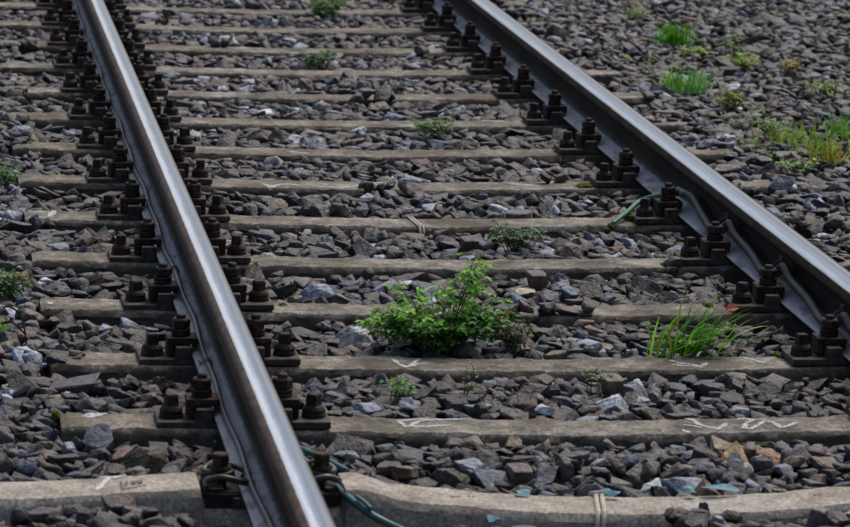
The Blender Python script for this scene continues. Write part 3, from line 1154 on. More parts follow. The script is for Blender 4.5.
S1 = lambda L: sc_pts(115, 470, 21.07, L)
stamp(-1, [S1([(130, 260), (620, 175), (640, 330), (160, 420), (130, 260)])], 0.0042)
stamp(-1, [S1([(180, 290), (280, 270), (200, 340), (310, 330)]), S1([(345, 255), (360, 320)]), S1([(390, 315), (385, 245), (425, 245), (420, 275), (390, 280), (435, 310)]),
           S1([(505, 230), (470, 240), (470, 265), (510, 270), (510, 300), (475, 305)]), S1([(530, 230), (560, 225), (570, 285), (540, 295), (530, 230)])], 0.0034)
S2 = lambda L: sc_pts(435, 485, 9.44, L)
stamp(-1, [S2([(150, 115), (230, 112), (290, 140), (280, 165), (190, 165), (150, 140), (150, 115)]), S2([(320, 110), (330, 165)]), S2([(360, 115), (390, 165)]), S2([(430, 120), (470, 160), (510, 120)]), S2([(520, 118), (680, 125), (700, 175)])], 0.004)
S3 = lambda L: sc_pts(790, 480, 14.17, L)
stamp(-1, [S3([(190, 245), (240, 225), (340, 215), (440, 215), (490, 240), (440, 290), (340, 300), (240, 270), (190, 245)]), S3([(260, 255), (330, 240), (420, 245)])], 0.0036)


# ------------------------------------------------------------------ cables, conduits, straps
def cable_left():
    xf = -RX - 0.0625
    key = [(2.0, .021), (1.5, .013), (1.2, .016)]
    pts = []
    y = -2.1
    i = 0
    while y < 15.5:
        w = 0.021 + 0.010 * noise.noise(Vector((y * 0.9, 3.1, 0.2))) + 0.0025 * math.sin(y * 10.1)
        w = max(0.009, min(0.033, w))
        zz = -0.1385 + (w - 0.002) * 0.5 * 0.93 + 0.0065 + 0.001
        pts.append((xf + w, y, zz))
        y += 0.09; i += 1
    bm = bmesh.new()
    tube(bm, smooth_path(pts, 3), 0.0064, 8)
    t = bm_obj('rail_cable', bm, M_CABLE, None, True)
    tag(t, 'thin brown-grey cable lying wavily on the outer foot of the left rail', 'cable')
    def clip(px, py):
        q = at(px, py, -0.128)
        j = min(range(len(pts)), key=lambda n: abs(pts[n][1] - q.y))
        bm = bmesh.new()
        x, yy, z = pts[j]
        for d in (-0.009, 0.009):
            arc = [(x + 0.011, yy + d, z - 0.004), (x + 0.005, yy + d, z + 0.0075), (x - 0.005, yy + d * 1.1, z + 0.0075), (x - 0.014, yy + d * 1.2, z - 0.002), (x - 0.020, yy + d * 1.2, z + 0.004)]
            tube(bm, smooth_path(arc, 4), 0.0016, 6)
        bm_obj('cable_clip', bm, M_CABLE, t, True)
    clip(207, 362); clip(176, 270)


cable_left()


def conduit_right():
    x0 = RX - 0.036
    yk = lambda k: k * PITCH - 0.071
    pts, = [[]]
    g0 = at(612, 226, -0.166); g1 = at(640, 206, -0.142)
    green = [(g0.x, g0.y, -0.160), (g0.x * .5 + g1.x * .5, g0.y * .5 + g1.y * .5, -0.146), (g1.x, g1.y, -0.128), (RX - 0.094, yk(4) + 0.055, -0.103), (RX - 0.05, yk(4) + 0.02, -0.088)]
    # from sleeper 4 towards the camera and beyond the frame
    body = [(RX - 0.05, yk(4) + 0.02, -0.082), (RX - 0.034, yk(4) - 0.10, -0.083)]
    for k in (3, 2, 1, 0, -1):
        body += [(RX - 0.036, yk(k) + 0.40, -0.100), (RX - 0.044, yk(k) + 0.22, -0.116), (RX - 0.042, yk(k) + 0.12, -0.104), (RX - 0.034, yk(k) + 0.05, -0.070), (RX - 0.034, yk(k) - 0.04, -0.090)]
    t = empty('rail_conduit', (g0.x, g0.y, -0.166))
    tag(t, 'grey conduit with a green sleeved end winding along the right rail foot behind the bolts', 'conduit')
    def loc(L): return [Vector(q) - Vector(t.location) for q in L]
    bm = bmesh.new(); tube(bm, loc(smooth_path(body, 6)), 0.0118, 12); bm_obj('conduit_tube', bm, M_COND, t, True)
    bm = bmesh.new(); tube(bm, loc(smooth_path(green, 6)), lambda u: 0.0062 + 0.003 * u, 10); bm_obj('green_sleeve', bm, M_GREEN, t, True)
    bm = bmesh.new(); tube(bm, loc(smooth_path([(RX - 0.046, yk(4) - 0.02, -0.083), (RX - 0.036, yk(4) - 0.06, -0.083), (RX - 0.034, yk(4) - 0.10, -0.083)], 5)), 0.0126, 12); bm_obj('green_sleeve', bm, M_GREEN, t, True)
    for k in (3, 2, 1):
        # saddle with a small upright ear over the tube, and a pale foot bracket
        y = yk(k) + 0.075
        bm = bmesh.new()
        tube(bm, loc(smooth_path([(RX - 0.062, y, -0.100), (RX - 0.052, y, -0.068), (RX - 0.036, y, -0.062), (RX - 0.020, y, -0.070), (RX - 0.017, y, -0.098)], 4)), 0.0042, 6)
        box(bm, *(lambda c: (c.x - 0.004, c.x + 0.004, c.y - 0.009, c.y + 0.009, c.z - 0.002, c.z + 0.017))(Vector((RX - 0.034, y, -0.064)) - Vector(t.location)), 0.0015)
        bm_obj('pipe_saddle', bm, M_PLATE, t)
        bm = bmesh.new()
        yb = yk(k) + 0.155
        secs = [(-0.0675, -0.1465), (-0.0675, -0.1365), (-0.0580, -0.1345), (-0.030, -0.1225)]
        secs2 = [(a_, b_ + 0.0022) for a_, b_ in secs]
        for d0, d1 in zip(range(3), range(1, 4)):
            vsq = []
            for yy in (yb - 0.012, yb + 0.012):
                for L in (secs, secs2):
                    for d in (d0, d1):
                        vsq.append(bm.verts.new(Vector((RX + L[d][0], yy, L[d][1])) - Vector(t.location)))
            bmesh.ops.convex_hull(bm, input=vsq)
        bm_obj('foot_bracket', bm, M_CLIP, t)


conduit_right()


def pipe(name, label, cat, pts, rad, mat, n=10):
    bm = bmesh.new()
    tube(bm, smooth_path(pts, 6), rad, n)
    o = bm_obj(name, bm, mat, None, True)
    return tag(o, label, cat)


a0 = at(300, 456, -0.160); a1 = at(312, 467, -0.155); a2 = at(354, 502, -0.148); a3 = at(375, 517, -0.155); a4 = at(410, 534, -0.185)
pipe('teal_pipe', 'longer teal plastic pipe running from the left rail down to the bottom edge', 'pipe', [a0 + (a0 - a1) * 1.5, a0, a1, a2, a3, a4], 0.0075, M_TEAL)
b0 = at(296, 446, -0.165); b1 = at(306, 451, -0.152); b2 = at(325, 459, -0.146); b3 = at(347, 471, -0.150)
pipe('teal_pipe', 'shorter teal pipe ending at the shoulder of the nearest sleeper', 'pipe', [b0, b1, b2, b3], 0.0062, M_TEAL)
c0 = at(357, 497, -0.135); c1 = at(364, 502, -0.134); c2 = at(371, 509, -0.140)
pipe('teal_pipe_stub', 'short green-teal stub beside the longer teal pipe', 'pipe', [c0, c1, c2], 0.0045, M_TEAL)


def strap(k, x0, x1, width, label):
    """lies across the sleeper from its far edge and hangs down its near side"""
    P = []
    for u, yy, dz in ((0.0, 0.002, 0.0), (0.15, -0.012, 0.006), (0.4, -0.06, 0.005), (0.7, -SW + 0.012, 0.0045), (0.82, -SW - 0.004, 0.002), (0.9, -SW - 0.018, -0.018), (1.0, -SW - 0.026, -0.060)):
        x = x0 + (x1 - x0) * u
        P.append(Vector((x, k * PITCH + yy, sleeper_top(k, x) + dz)))
    root = empty('sleeper_strap', P[0])
    tag(root, label, 'strap')
    path = [q - P[0] for q in smooth_path(P, 6)]
    for sgn in (-1, 1):
        bm = bmesh.new()
        prev = None
        for i, q in enumerate(path):
            c = q + Vector((sgn * width * 0.29, 0, 0))
            row = [bm.verts.new(c + Vector((dx, 0, dz))) for dx, dz in ((-width * 0.2, 0.0004), (0, 0.0028), (width * 0.2, 0.0004), (0, -0.0012))]
            if prev:
                for a_ in range(4):
                    bm.faces.new((prev[a_], prev[(a_ + 1) % 4], row[(a_ + 1) % 4], row[a_]))
            else: bm.faces.new(row[::-1])
            prev = row
        bm.faces.new(prev)
        bm_obj('strap_band', bm, M_STRAP, root)
    bm = bmesh.new()
    mt = Matrix.Translation((-width * 0.2, 0.004, 0.006)) @ Matrix.Rotation(0.5, 4, 'Z') @ Matrix.Rotation(-0.25, 4, 'X')
    box(bm, -width * 0.75, width * 0.75, -0.010, 0.010, -0.004, 0.004, 0.002, mt)
    box(bm, -width * 0.35, width * 0.35, 0.008, 0.024, -0.006, 0.0, 0.002, mt)
    bm_obj('buckle', bm, M_CLIP, root)


strap(-1, -0.088, -0.118, 0.021, 'pale yellowish strap with a buckle bent over the nearest sleeper')
strap(4, -0.055, -0.036, 0.017, 'small pale strap over the sleeper beyond the big weed')


def shard(px, py, L, Wd, rot, mat, label, z=None):
    q = at(px, py, -0.175)
    zz = ground_z(q.x, q.y) if z is None else z
    q = at(px, py, zz)
    bm = bmesh.new()
    r = random.Random(px * 31 + int(py))
    ring = []
    for i in range(9):
        a = i / 9 * 2 * math.pi + r.uniform(-0.25, 0.25)
        k = r.uniform(0.62, 1.12)
        ring.append(bm.verts.new((math.cos(a) * L / 2 * k, math.sin(a) * Wd / 2 * k, 0.004 * math.sin(a * 2 + px) + r.uniform(-.001, .001))))
    c_ = bm.verts.new((0, 0, 0.003))
    for i in range(9): bm.faces.new((ring[i], ring[(i + 1) % 9], c_))
    bmesh.ops.solidify(bm, geom=list(bm.faces), thickness=0.0014)
    o = bm_obj('plastic_shard', bm, mat, None, False)
    o.location = (q.x, q.y, zz + 0.005)
    o.rotation_euler = (0.25, 0.05, rot)
    tag(o, label, 'plastic fragment', 'teal plastic fragments by the nearest sleeper')


shard(722, 490, 0.084, 0.030, 0.05, M_TEAL2, 'largest light teal plastic fragment behind the nearest sleeper at right', -0.172)
shard(690, 493, 0.030, 0.035, 0.5, M_TEAL2, 'small light teal fragment left of the largest one', -0.176)
shard(674, 488, 0.020, 0.030, 1.0, M_TEAL, 'tiny dark teal fragment behind the nearest sleeper')
shard(522, 494.5, 0.040, 0.030, 0.1, M_TEAL2, 'light teal sliver behind the middle of the nearest sleeper', -0.176)
shard(612, 494.5, 0.036, 0.030, -0.1, M_TEAL2, 'light teal sliver beside the buckle of the pale strap', -0.176)
shard(494, 521, 0.040, 0.026, 0.5, M_TEAL2, 'light teal fragment beside the front of the nearest sleeper', -0.196)


# ------------------------------------------------------------------ moss
def moss(px, py, rx, ry, h, label, z=None):
    zz = -0.17 if z is None else z
    q = at(px, py, zz)
    bm = bmesh.new()
    bmesh.ops.create_icosphere(bm, subdivisions=4, radius=1.0)
    for v_ in bm.verts:
        d = v_.co.copy()
        n = 0.75 + 0.35 * noise.noise(d * 2.2 + Vector((px, py, 0))) + 0.16 * noise.noise(d * 9 + Vector((py, 0, px))) + 0.10 * noise.noise(d * 21)
        v_.co = Vector((d.x * rx * n, d.y * ry * n, max(-0.012, d.z * h * n)))
    o = bm_obj('moss_cushion', bm, M_MOSS, None, True)
    o.location = q
    tag(o, label, 'moss', 'moss cushions beside the rail fastenings')


moss(632, 219, 0.030, 0.05, 0.022, 'bright yellow-green moss cushion beside the green sleeve', -0.165)
moss(611, 226, 0.012, 0.02, 0.010, 'tiny moss dot at the lower end of the green sleeve', -0.166)
moss(668, 266, 0.026, 0.04, 0.018, 'olive moss cushion at the right rail, just nearer than the green sleeve')
moss(780, 357, 0.026, 0.035, 0.014, 'dark olive moss cushion on the sleeper right of the grass tuft')
moss(585, 187, 0.035, 0.04, 0.014, 'dark moss patch on the sleeper end by the right rail, seventh sleeper')
moss(174, 366, 0.016, 0.016, 0.010, 'small green moss dot on the plate left of the left rail')
moss(283, 306, 0.014, 0.02, 0.010, 'yellow-green moss dot right of the left rail')
moss(452, 48, 0.05, 0.05, 0.02, 'dark moss patch by the right rail near the top')
moss(757, 446, 0.05, 0.025, 0.010, 'brownish moss on the front of the second sleeper', -0.192)
moss(57, 417, 0.010, 0.02, 0.016, 'tiny moss tuft at the left end of the second sleeper', -0.17)
moss(708, 307, 0.016, 0.03, 0.014, 'moss strip behind the grass tuft')


# ------------------------------------------------------------------ plants
class Foliage:
    def __init__(s): s.v, s.f, s.c = [], [], []

    def poly(s, pts, faces, col):
        o = len(s.v)
        s.v += [tuple(q) for q in pts]; s.f += [tuple(o + i for i in f) for f in faces]; s.c += [(*col, 1.0)] * len(pts)

    def leaf(s, base, d, up, L, W, col, lobes=True):
        d = d.normalized(); side = d.cross(up).normalized(); up = side.cross(d).normalized()
        if lobes:
            prof = [(0.0, 0.06), (0.22, 0.55), (0.36, 0.42), (0.52, 0.95), (0.66, 0.5), (0.80, 0.55), (1.0, 0.0)]
        else:
            prof = [(0.0, 0.05), (0.2, 0.7), (0.45, 1.0), (0.75, 0.6), (1.0, 0.0)]
        pts, fc = [], []
        for t, w in prof:
            m_ = base + d * L * t + up * (-0.25 * L * t * t)
            e = up * (0.18 * W * w)
            pts += [m_ - side * W * 0.5 * w + e, m_, m_ + side * W * 0.5 * w + e]
        for i in range(len(prof) - 1):
            a_ = i * 3
            fc += [(a_, a_ + 1, a_ + 4, a_ + 3), (a_ + 1, a_ + 2, a_ + 5, a_ + 4)]
        s.poly(pts, fc, col)

    def blade(s, base, d, L, W, bend, col, n=7):
        d = d.normalized()
        hor = Vector((d.x, d.y, 0))
        hor = hor.normalized() if hor.length > 1e-4 else Vector((1, 0, 0))
        side = hor.cross(Vector((0, 0, 1)))
        pts, fc = [], []
        q = base.copy(); dr = d.copy()
        for i in range(n + 1):
            t = i / n
            w = W * (0.75 + 0.5 * t) * (1 - t ** 3) * 0.5 if t < 1 else 0.0001
            upv = side.cross(dr).normalized()
            pts += [q - side * w + upv * w * 0.5, q.copy(), q + side * w + upv * w * 0.5]
            q = q + dr * (L / n)
            dr = (dr + Vector((hor.x * 0.5, hor.y * 0.5, -1)) * bend / n).normalized()
        for i in range(n):
            a_ = i * 3
            fc += [(a_, a_ + 1, a_ + 4, a_ + 3), (a_ + 1, a_ + 2, a_ + 5, a_ + 4)]
        s.poly(pts, fc, col)

    def build(s, name, parent):
        me = bpy.data.meshes.new(name)
        me.from_pydata(s.v, [], s.f)
        a_ = me.attributes.new('leaf_colour', 'FLOAT_COLOR', 'POINT')
        a_.data.foreach_set('color', np.array(s.c, dtype=np.float32).ravel())
        o = link(name, me, M_LEAF, parent)
        o['kind'] = 'stuff'
        return o


def jit(c, r, a=0.25): 
    k = r.uniform(1 - a, 1 + a)
    return (c[0] * k * r.uniform(0.85, 1.15), c[1] * k, c[2] * k * r.uniform(0.8, 1.2))


def herb(label, px, py, shoots, leafL, dark, light, seed, name='weed', tri=True, density=1.0, zb=None):
    """shoots: (dx, depth, height, n leaves, brightness) in metres from the root; each shoot is a bent stem with leaves"""
    r = random.Random(seed)
    if seed != 21: leafL *= 1.55 if 17 < seed < 28 else 1.35
    if 17 < seed < 28: density *= 1.1
    q = at(px, py, -0.175 if zb is None else zb)
    z0 = soil_z(q.x, q.y) - 0.014 if zb is None else zb
    root = empty(name, (q.x, q.y, z0))
    tag(root, label, 'plant')
    st = bmesh.new()
    fo = Foliage()
    for dx, dy, h, n, br in shoots:
        tip = Vector((dx, dy, h + 0.03))
        b0 = Vector((dx * 0.12 + r.uniform(-.012, .012), dy * 0.12 + r.uniform(-.012, .012), 0))
        mid = b0.lerp(tip, 0.5) + Vector((r.uniform(-.015, .015), r.uniform(-.015, .015), 0.22 * math.hypot(dx, dy) + 0.01))
        path = smooth_path([b0, mid, tip], 5)
        tube(st, path, lambda u: 0.0016 * (1 - 0.6 * u), 5)
        for i in range(int(n * density)):
            t = 0.30 + 0.70 * (i + r.random()) / max(1, int(n * density))
            j = min(len(path) - 1, int(t * (len(path) - 1)))
            p0 = path[j]
            az = r.uniform(0, 2 * math.pi)
            pet = Vector((math.cos(az), math.sin(az), r.uniform(0.1, 0.8))).normalized() * leafL * r.uniform(0.6, 1.8)
            p1 = p0 + pet
            tube(st, [p0, p0 + pet * 0.6 + Vector((0, 0, leafL * 0.1)), p1], 0.0006, 4)
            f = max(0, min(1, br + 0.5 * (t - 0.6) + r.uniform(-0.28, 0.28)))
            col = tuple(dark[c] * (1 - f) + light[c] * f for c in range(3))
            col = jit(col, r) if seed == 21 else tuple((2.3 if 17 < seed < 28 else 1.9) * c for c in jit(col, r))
            if r.random() < 0.06: col = (0.20 * r.uniform(.6, 1.2), 0.19 * r.uniform(.6, 1.1), 0.04)
            up = Vector((r.gauss(0, 0.45), r.gauss(0, 0.45) - 0.15, 1)).normalized()
            d0 = Vector((pet.x, pet.y, pet.z * 0.2)).normalized()
            for an in ((-1.15, 0, 1.15) if tri else (0,)):
                d = Matrix.Rotation(an + r.uniform(-.2, .2), 3, up) @ d0
                l_ = leafL * r.uniform(0.75, 1.2) * (1 if an == 0 else 0.85)
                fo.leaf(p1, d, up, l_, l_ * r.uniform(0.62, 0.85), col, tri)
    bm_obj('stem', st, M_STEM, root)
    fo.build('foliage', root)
    return root


DG, LG = (0.036, 0.125, 0.058), (0.23, 0.50, 0.060)
rr = random.Random(5)
shoots = []
# px per metre here is about 440; the root is at (440, 350)
def sh(px, py, depth, n, br): shoots.append(((px - 440) / 437.0, depth, (350 - py) / 430.0 - depth * 0.20, n, br))
for _ in range(36):
    px = rr.uniform(358, 512); top = 296 + 0.0052 * (px - 440) ** 2
    py = rr.uniform(top, 346)
    sh(px, py, rr.uniform(-0.06, 0.08), rr.randint(6, 10), rr.choice((0.15, 0.4, 0.4, 0.65)))
for _ in range(12):
    sh(rr.uniform(354, 392), rr.uniform(310, 340), rr.uniform(-0.05, 0.03), rr.randint(6, 9), rr.uniform(0.4, 0.9))
for _ in range(20):
    sh(rr.uniform(470, 515), rr.uniform(308, 346), rr.uniform(-0.06, 0.06), rr.randint(6, 9), rr.uniform(0.05, 0.4))
for _ in range(14):
    sh(rr.uniform(395, 470), rr.uniform(312, 348), rr.uniform(-0.10, -0.04), rr.randint(7, 10), rr.uniform(0.2, 0.7))
for px, py, n, br in [(474, 252, 18, 1.0), (484, 262, 16, 0.95), (468, 270, 14, 0.9), (478, 258, 14, 0.9), (470, 278, 12, 0.75), (474, 262, 10, 0.95), (386, 290, 10, 0.85), (396, 288, 10, 0.75), (428, 293, 9, 0.85), (447, 284, 8, 0.5), (464, 290, 9, 0.7), (508, 298, 6, 0.8),
                      (358, 327, 8, 0.9), (366, 325, 9, 0.8), (372, 335, 9, 0.5), (438, 315, 11, 0.8), (432, 328, 11, 0.9), (428, 342, 11, 0.85), (420, 300, 9, 0.6), (455, 345, 8, 0.8), (500, 300, 6, 0.5),
                      (384, 345, 10, 0.35), (400, 343, 10, 0.4), (492, 332, 8, 0.2), (500, 322, 7, 0.15), (485, 310, 8, 0.3), (408, 308, 9, 0.5)]:
    sh(px, py, rr.uniform(-0.03, 0.05), n, br)
herb('large bushy green weed growing between two sleepers in the middle of the track', 440, 350, shoots, 0.0205, DG, LG, 21, density=0.8)
# its browned lower right neighbour
herb('dry brownish clump leaning on the right side of the big weed', 516, 352, [((rr.uniform(-0.06, 0.05)), rr.uniform(-.02, .03), rr.uniform(0.005, 0.07), 8, rr.uniform(0, .7)) for _ in range(16)], 0.009, (0.030, 0.028, 0.014), (0.105, 0.095, 0.035), 8)
herb('small blue-green weed beyond the big one, between sleepers', 514, 251, [((rr.uniform(-0.06, 0.06)), rr.uniform(-.03, .03), rr.uniform(0.02, 0.065), 9, rr.uniform(.1, .6)) for _ in range(17)], 0.0105, (0.020, 0.050, 0.024), (0.105, 0.17, 0.085), 9)
herb('small green weed at mid-distance hanging over a sleeper', 434, 138, [((rr.uniform(-0.06, 0.065)), rr.uniform(-.03, .03), rr.uniform(0.01, 0.05), 8, rr.uniform(.2, .7)) for _ in range(14)], 0.011, (0.024, 0.060, 0.018), (0.11, 0.19, 0.06), 10)
herb('low dark leafy weed between the rails in the upper part', 321, 68, [((rr.uniform(-0.06, 0.06)), rr.uniform(-.03, .03), rr.uniform(0.01, 0.045), 8, rr.uniform(.1, .6)) for _ in range(14)], 0.012, (0.020, 0.052, 0.018), (0.075, 0.14, 0.05), 11)
herb('bushy weed cut by the top edge of the photo', 326, 16, [((rr.uniform(-0.09, 0.09)), rr.uniform(-.05, .05), rr.uniform(0.02, 0.11), 9, rr.uniform(.1, .75)) for _ in range(24)], 0.013, (0.020, 0.055, 0.018), (0.10, 0.19, 0.05), 12)
herb('tiny bright green plant between the two nearest old sleepers', 396, 397, [((rr.uniform(-0.03, 0.03)), rr.uniform(-.02, .02), rr.uniform(0.005, 0.035), 7, rr.uniform(.5, 1)) for _ in range(9)], 0.0075, (0.045, 0.105, 0.035), (0.14, 0.27, 0.085), 13)
herb('thin pale seedling left of the dry twigs, behind the second sleeper', 468, 400, [(-0.006, 0, 0.045, 4, .6), (0.005, 0, 0.06, 5, .8), (0.012, 0, 0.03, 4, .4)], 0.006, (0.05, 0.085, 0.03), (0.13, 0.2, 0.07), 14)
herb('small pale green seedling above the red leaf', 596, 392, [(-0.02, 0, 0.03, 5, .6), (0.0, 0, 0.045, 6, .8), (0.016, 0, 0.03, 5, .7), (0.005, 0.01, 0.02, 4, .5)], 0.0085, (0.06, 0.09, 0.035), (0.15, 0.21, 0.085), 15)
herb('green weed at the left edge above the dead stalk', 8, 302, [((rr.uniform(-0.05, 0.045)), rr.uniform(-.02, .03), rr.uniform(0.01, 0.06), 7, rr.uniform(.1, .7)) for _ in range(14)], 0.012, (0.024, 0.062, 0.022), (0.10, 0.19, 0.055), 16)
herb('small green weed at the left edge further back', 3, 192, [((rr.uniform(-0.03, 0.03)), rr.uniform(-.02, .02), rr.uniform(0.01, 0.045), 7, rr.uniform(.2, .7)) for _ in range(9)], 0.011, (0.024, 0.062, 0.022), (0.10, 0.19, 0.055), 17)
herb('little yellow-green weed below the two grass tufts on the right', 690, 57, [((rr.uniform(-0.045, 0.055)), rr.uniform(-.02, .02), rr.uniform(0.005, 0.03), 6, rr.uniform(.4, 1)) for _ in range(9)], 0.010, (0.06, 0.10, 0.02), (0.17, 0.24, 0.045), 18)
herb('pale straggly weed far right near the top edge', 636, 22, [((rr.uniform(-0.07, 0.07)), rr.uniform(-.05, .05), rr.uniform(0.01, 0.05), 6, rr.uniform(.3, .9)) for _ in range(12)], 0.010, (0.06, 0.095, 0.04), (0.15, 0.21, 0.085), 19)
herb('upright light green stalky weed on the right ballast', 733, 60, [(-0.02, 0, 0.085, 8, .6), (0.012, 0, 0.075, 8, .7), (-0.03, .01, 0.04, 6, .5), (0.02, 0, 0.03, 5, .7)], 0.010, (0.045, 0.10, 0.022), (0.12, 0.24, 0.04), 20)
herb('yellowish feathery weed beside the upright stalky one', 742, 74, [((rr.uniform(-0.05, 0.07)), rr.uniform(-.03, .03), rr.uniform(0.015, 0.07), 7, rr.uniform(.4, 1)) for _ in range(13)], 0.0095, (0.075, 0.11, 0.022), (0.20, 0.25, 0.05), 22)
herb('olive yellow weed by the right rail side of the ballast', 728, 112, [((rr.uniform(-0.04, 0.07)), rr.uniform(-.03, .03), rr.uniform(0.01, 0.06), 7, rr.uniform(.2, .9)) for _ in range(12)], 0.010, (0.07, 0.075, 0.016), (0.18, 0.19, 0.04), 23)
herb('brownish yellow weed at the upper right among bare stones', 790, 82, [((rr.uniform(-0.05, 0.05)), rr.uniform(-.03, .03), rr.uniform(0.01, 0.07), 6, rr.uniform(.1, .9)) for _ in range(10)], 0.010, (0.075, 0.055, 0.018), (0.20, 0.17, 0.06), 24)
herb('pale green rosette with a red leaf near the right edge', 820, 100, [((rr.uniform(-0.06, 0.06)), rr.uniform(-.03, .03), rr.uniform(0.005, 0.04), 6, rr.uniform(.3, 1)) for _ in range(11)], 0.011, (0.07, 0.10, 0.05), (0.19, 0.23, 0.12), 25)
herb('thin green shoots at the right edge below the orange tuft', 795, 176, [((rr.uniform(-0.06, 0.08)), rr.uniform(-.03, .03), rr.uniform(0.005, 0.035), 5, rr.uniform(.3, 1)) for _ in range(9)], 0.010, (0.05, 0.10, 0.02), (0.13, 0.23, 0.04), 26, tri=False)
herb('small yellow-green weed left of the large grass patch', 770, 140, [((rr.uniform(-0.04, 0.04)), rr.uniform(-.03, .03), rr.uniform(0.01, 0.06), 6, rr.uniform(.2, .9)) for _ in range(8)], 0.010, (0.05, 0.085, 0.025), (0.13, 0.19, 0.05), 27)


def grass(label, px, py, n, spread, depth, Lr, lean, W, cols, seed, bend=(0.3, 1.4), name='grass_tuft'):
    r = random.Random(seed)
    n = int(n * 1.5); W *= 1.35
    q = at(px, py, -0.175)
    z0 = soil_z(q.x, q.y) + 0.004
    root = empty(name, (q.x, q.y, z0))
    tag(root, label, 'grass')
    fo = Foliage()
    for _ in range(n):
        b0 = Vector((r.gauss(0, spread * 0.5), r.gauss(0, depth * 0.5), r.uniform(-0.01, 0.01)))
        az = r.uniform(0, 2 * math.pi)
        el_ = abs(r.gauss(0, 0.42))
        d = Vector((math.cos(az) * math.sin(el_) + lean[0] * r.uniform(0.3, 1.3), math.sin(az) * math.sin(el_) + lean[1], math.cos(el_)))
        L = r.uniform(*Lr)
        fo.blade(b0, d, L, W * r.uniform(0.7, 1.25), r.uniform(*bend), jit(r.choice(cols), r, 0.3))
    fo.build('blades', root)
    return root


G1 = [(0.07, 0.25, 0.018), (0.13, 0.36, 0.028), (0.19, 0.44, 0.045), (0.045, 0.16, 0.014)]
grass('bright green grass tuft with long blades bending right, in front of the right rail', 684, 357, 56, 0.085, 0.03, (0.07, 0.18), (0.42, -0.10), 0.0046, G1 + [(0.16, 0.20, 0.03)], 31)
G2 = [(0.05, 0.20, 0.012), (0.09, 0.30, 0.018), (0.13, 0.36, 0.03)]
grass('dense dark green upright grass tuft on the right ballast near the top', 673, 48, 110, 0.065, 0.05, (0.06, 0.105), (0.0, 0), 0.0030, G2, 32, (0.1, 0.5))
grass('light green grass tuft below the dense dark one', 683, 94, 80, 0.075, 0.06, (0.06, 0.12), (0.03, 0), 0.0034, [(0.09, 0.27, 0.05), (0.16, 0.42, 0.07), (0.22, 0.50, 0.09)], 33, (0.2, 0.9))
grass('wide green grass patch near the right edge', 800, 146, 130, 0.150, 0.26, (0.03, 0.085), (0.0, 0), 0.0030, [(0.08, 0.24, 0.018), (0.16, 0.36, 0.025), (0.24, 0.44, 0.04), (0.28, 0.26, 0.05)], 34, (0.4, 1.8), 'grass_patch')
grass('orange and yellow grass tuft in front of the wide green patch', 827, 166, 60, 0.065, 0.05, (0.04, 0.095), (0, 0), 0.0028, [(0.42, 0.25, 0.03), (0.30, 0.13, 0.02), (0.24, 0.40, 0.04), (0.17, 0.42, 0.04), (0.40, 0.38, 0.05)], 35, (0.1, 0.8))
grass('short green grass at the right edge beyond the orange tuft', 842, 138, 40, 0.06, 0.06, (0.03, 0.08), (0, 0), 0.003, G1, 36)
grass('tiny grass sprout at the left edge by the dead stalk', 2, 341, 10, 0.02, 0.02, (0.02, 0.05), (0, 0), 0.003, G1, 37)


# thin scattered seedlings nobody could count
sr = random.Random(77)
fo = Foliage()
for _ in range(95):
    q = at(sr.uniform(615, 850), sr.uniform(2, 195), -0.175)
    if abs(q.x) < 0.98 or q.x < 1.18 or noise.noise(Vector((q.x * 2.3, q.y * 1.6, 0.4))) < -0.08: continue
    z = soil_z(q.x, q.y)
    c0 = sr.choice(((0.22, 0.34, 0.05), (0.30, 0.33, 0.06), (0.12, 0.26, 0.05), (0.34, 0.28, 0.08)))
    for _ in range(sr.randint(4, 11)):
        az_ = sr.uniform(0, 6.28)
        d = Vector((math.cos(az_), math.sin(az_), sr.uniform(0.2, 1.4)))
        fo.leaf(Vector((q.x + sr.gauss(0, .018), q.y + sr.gauss(0, .018), z + sr.uniform(0.004, 0.028))), d, Vector((0.1, -0.3, 1)), sr.uniform(0.012, 0.024), sr.uniform(0.006, 0.011), jit(c0, sr), False)
tag(fo.build('seedlings', None), 'thin scattered yellowish seedlings among the stones right of the track')


def twigs(name, label, cat, L, rad, mat):
    bm = bmesh.new()
    for pts in L: tube(bm, smooth_path(pts, 4), rad, 5)
    tag(bm_obj(name, bm, mat, None, True), label, cat, None, 'stuff' if len(L) > 5 else None)


def pxp(L): return [tuple(at(px, py, z)) for px, py, z in L]


tw = random.Random(3)
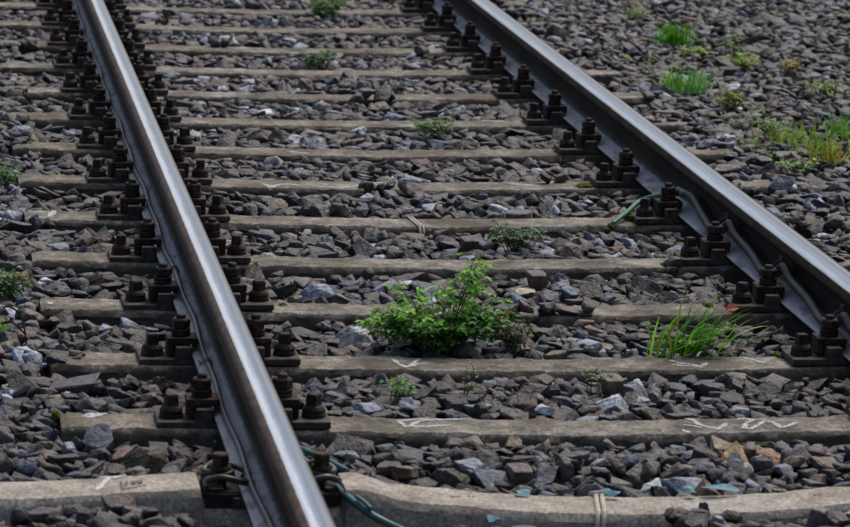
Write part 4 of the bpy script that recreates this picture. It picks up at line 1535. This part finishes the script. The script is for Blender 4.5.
# dry twigs lying on the stones
L = []
base = at(520, 402, -0.175)
for _ in range(26):
    x = base.x + tw.gauss(0, 0.05); y = base.y + tw.gauss(-0.01, 0.05)
    if y < 0.03: y = 0.03 + tw.random() * 0.05
    a_ = tw.uniform(0, 6.28); l_ = tw.uniform(0.02, 0.055)
    z = ground_z(x, y) + 0.004
    L.append([(x, y, z), (x + math.cos(a_) * l_ * .5, y + math.sin(a_) * l_ * .3, z + 0.012 + tw.random() * .012), (x + math.cos(a_ + .4) * l_, y + math.sin(a_ + .4) * l_ * .6, z + tw.uniform(0, .02))])
twigs('dry_twigs', 'heap of thin dry grey twigs on the stones behind the second sleeper', 'twigs', L, 0.0011, M_TWIG)
L = []
base = at(545, 470, -0.18)
for _ in range(18):
    x = base.x + tw.gauss(0, 0.045); y = base.y + tw.gauss(0, 0.08)
    a_ = tw.uniform(0, 6.28); l_ = tw.uniform(0.03, 0.07)
    z = ground_z(x, y) + 0.003
    L.append([(x, y, z), (x + math.cos(a_) * l_ * .5, y + math.sin(a_) * l_ * .4, z + 0.010 + tw.random() * .012), (x + math.cos(a_ + .5) * l_, y + math.sin(a_ + .5) * l_ * .6, z + tw.uniform(0, .015))])
twigs('dry_twigs', 'thin pale dry stalks lying between the two nearest sleepers', 'twigs', L, 0.0010, M_TWIG)
q0 = at(27, 347, -0.165); q1 = at(20, 312, -0.165)
twigs('dead_stalk', 'thin dark dead stalk leaning up at the left edge', 'stalk', [[q0 + Vector((0, 0, -.02)), q0 + Vector((-0.004, 0.0, 0.03)), q0 + Vector((-0.015, 0.02, 0.075))],
                                                                              [q0 + Vector((-0.004, 0.0, 0.03)), q0 + Vector((-0.035, 0.0, 0.058)), q0 + Vector((-0.06, 0.0, 0.055))],
                                                                              [q0 + Vector((-0.015, 0.02, 0.075)), q0 + Vector((-0.04, 0.02, 0.09)), q0 + Vector((-0.055, 0.02, 0.088))]], 0.0022, M_DARKTWIG)


def red_leaf(px, py, L, col, label, rot):
    q = at(px, py, -0.175); z = ground_z(q.x, q.y)
    q = at(px, py, z)
    fo = Foliage()
    fo.leaf(Vector((0, 0, 0)), Vector((1, 0.2, 0.25)), Vector((0, -0.5, 0.8)), L, L * 0.6, col, False)
    me = bpy.data.meshes.new('dead_leaf'); me.from_pydata(fo.v, [], fo.f)
    a_ = me.attributes.new('leaf_colour', 'FLOAT_COLOR', 'POINT'); a_.data.foreach_set('color', np.array(fo.c, dtype=np.float32).ravel())
    o = link('dead_leaf', me, M_LEAF); o.location = (q.x, q.y, z + 0.014); o.rotation_euler = (0, 0, rot)
    tag(o, label, 'leaf')


red_leaf(597, 391, 0.028, (0.42, 0.045, 0.055), 'small bright red leaf below the pale seedling', 0.6)
red_leaf(812, 85, 0.035, (0.36, 0.06, 0.04), 'small red leaf beside the pale rosette at the right', 0.2)
red_leaf(726, 316, 0.045, (0.34, 0.05, 0.02), 'orange-red leaf behind the grass tuft', 0.3)
red_leaf(73, 287, 0.022, (0.40, 0.12, 0.05), 'small orange leaf on the stones left of the left rail', 0.3)
red_leaf(8, 76, 0.05, (0.34, 0.19, 0.10), 'tan dead leaf at the left edge in the distance', 0.1)
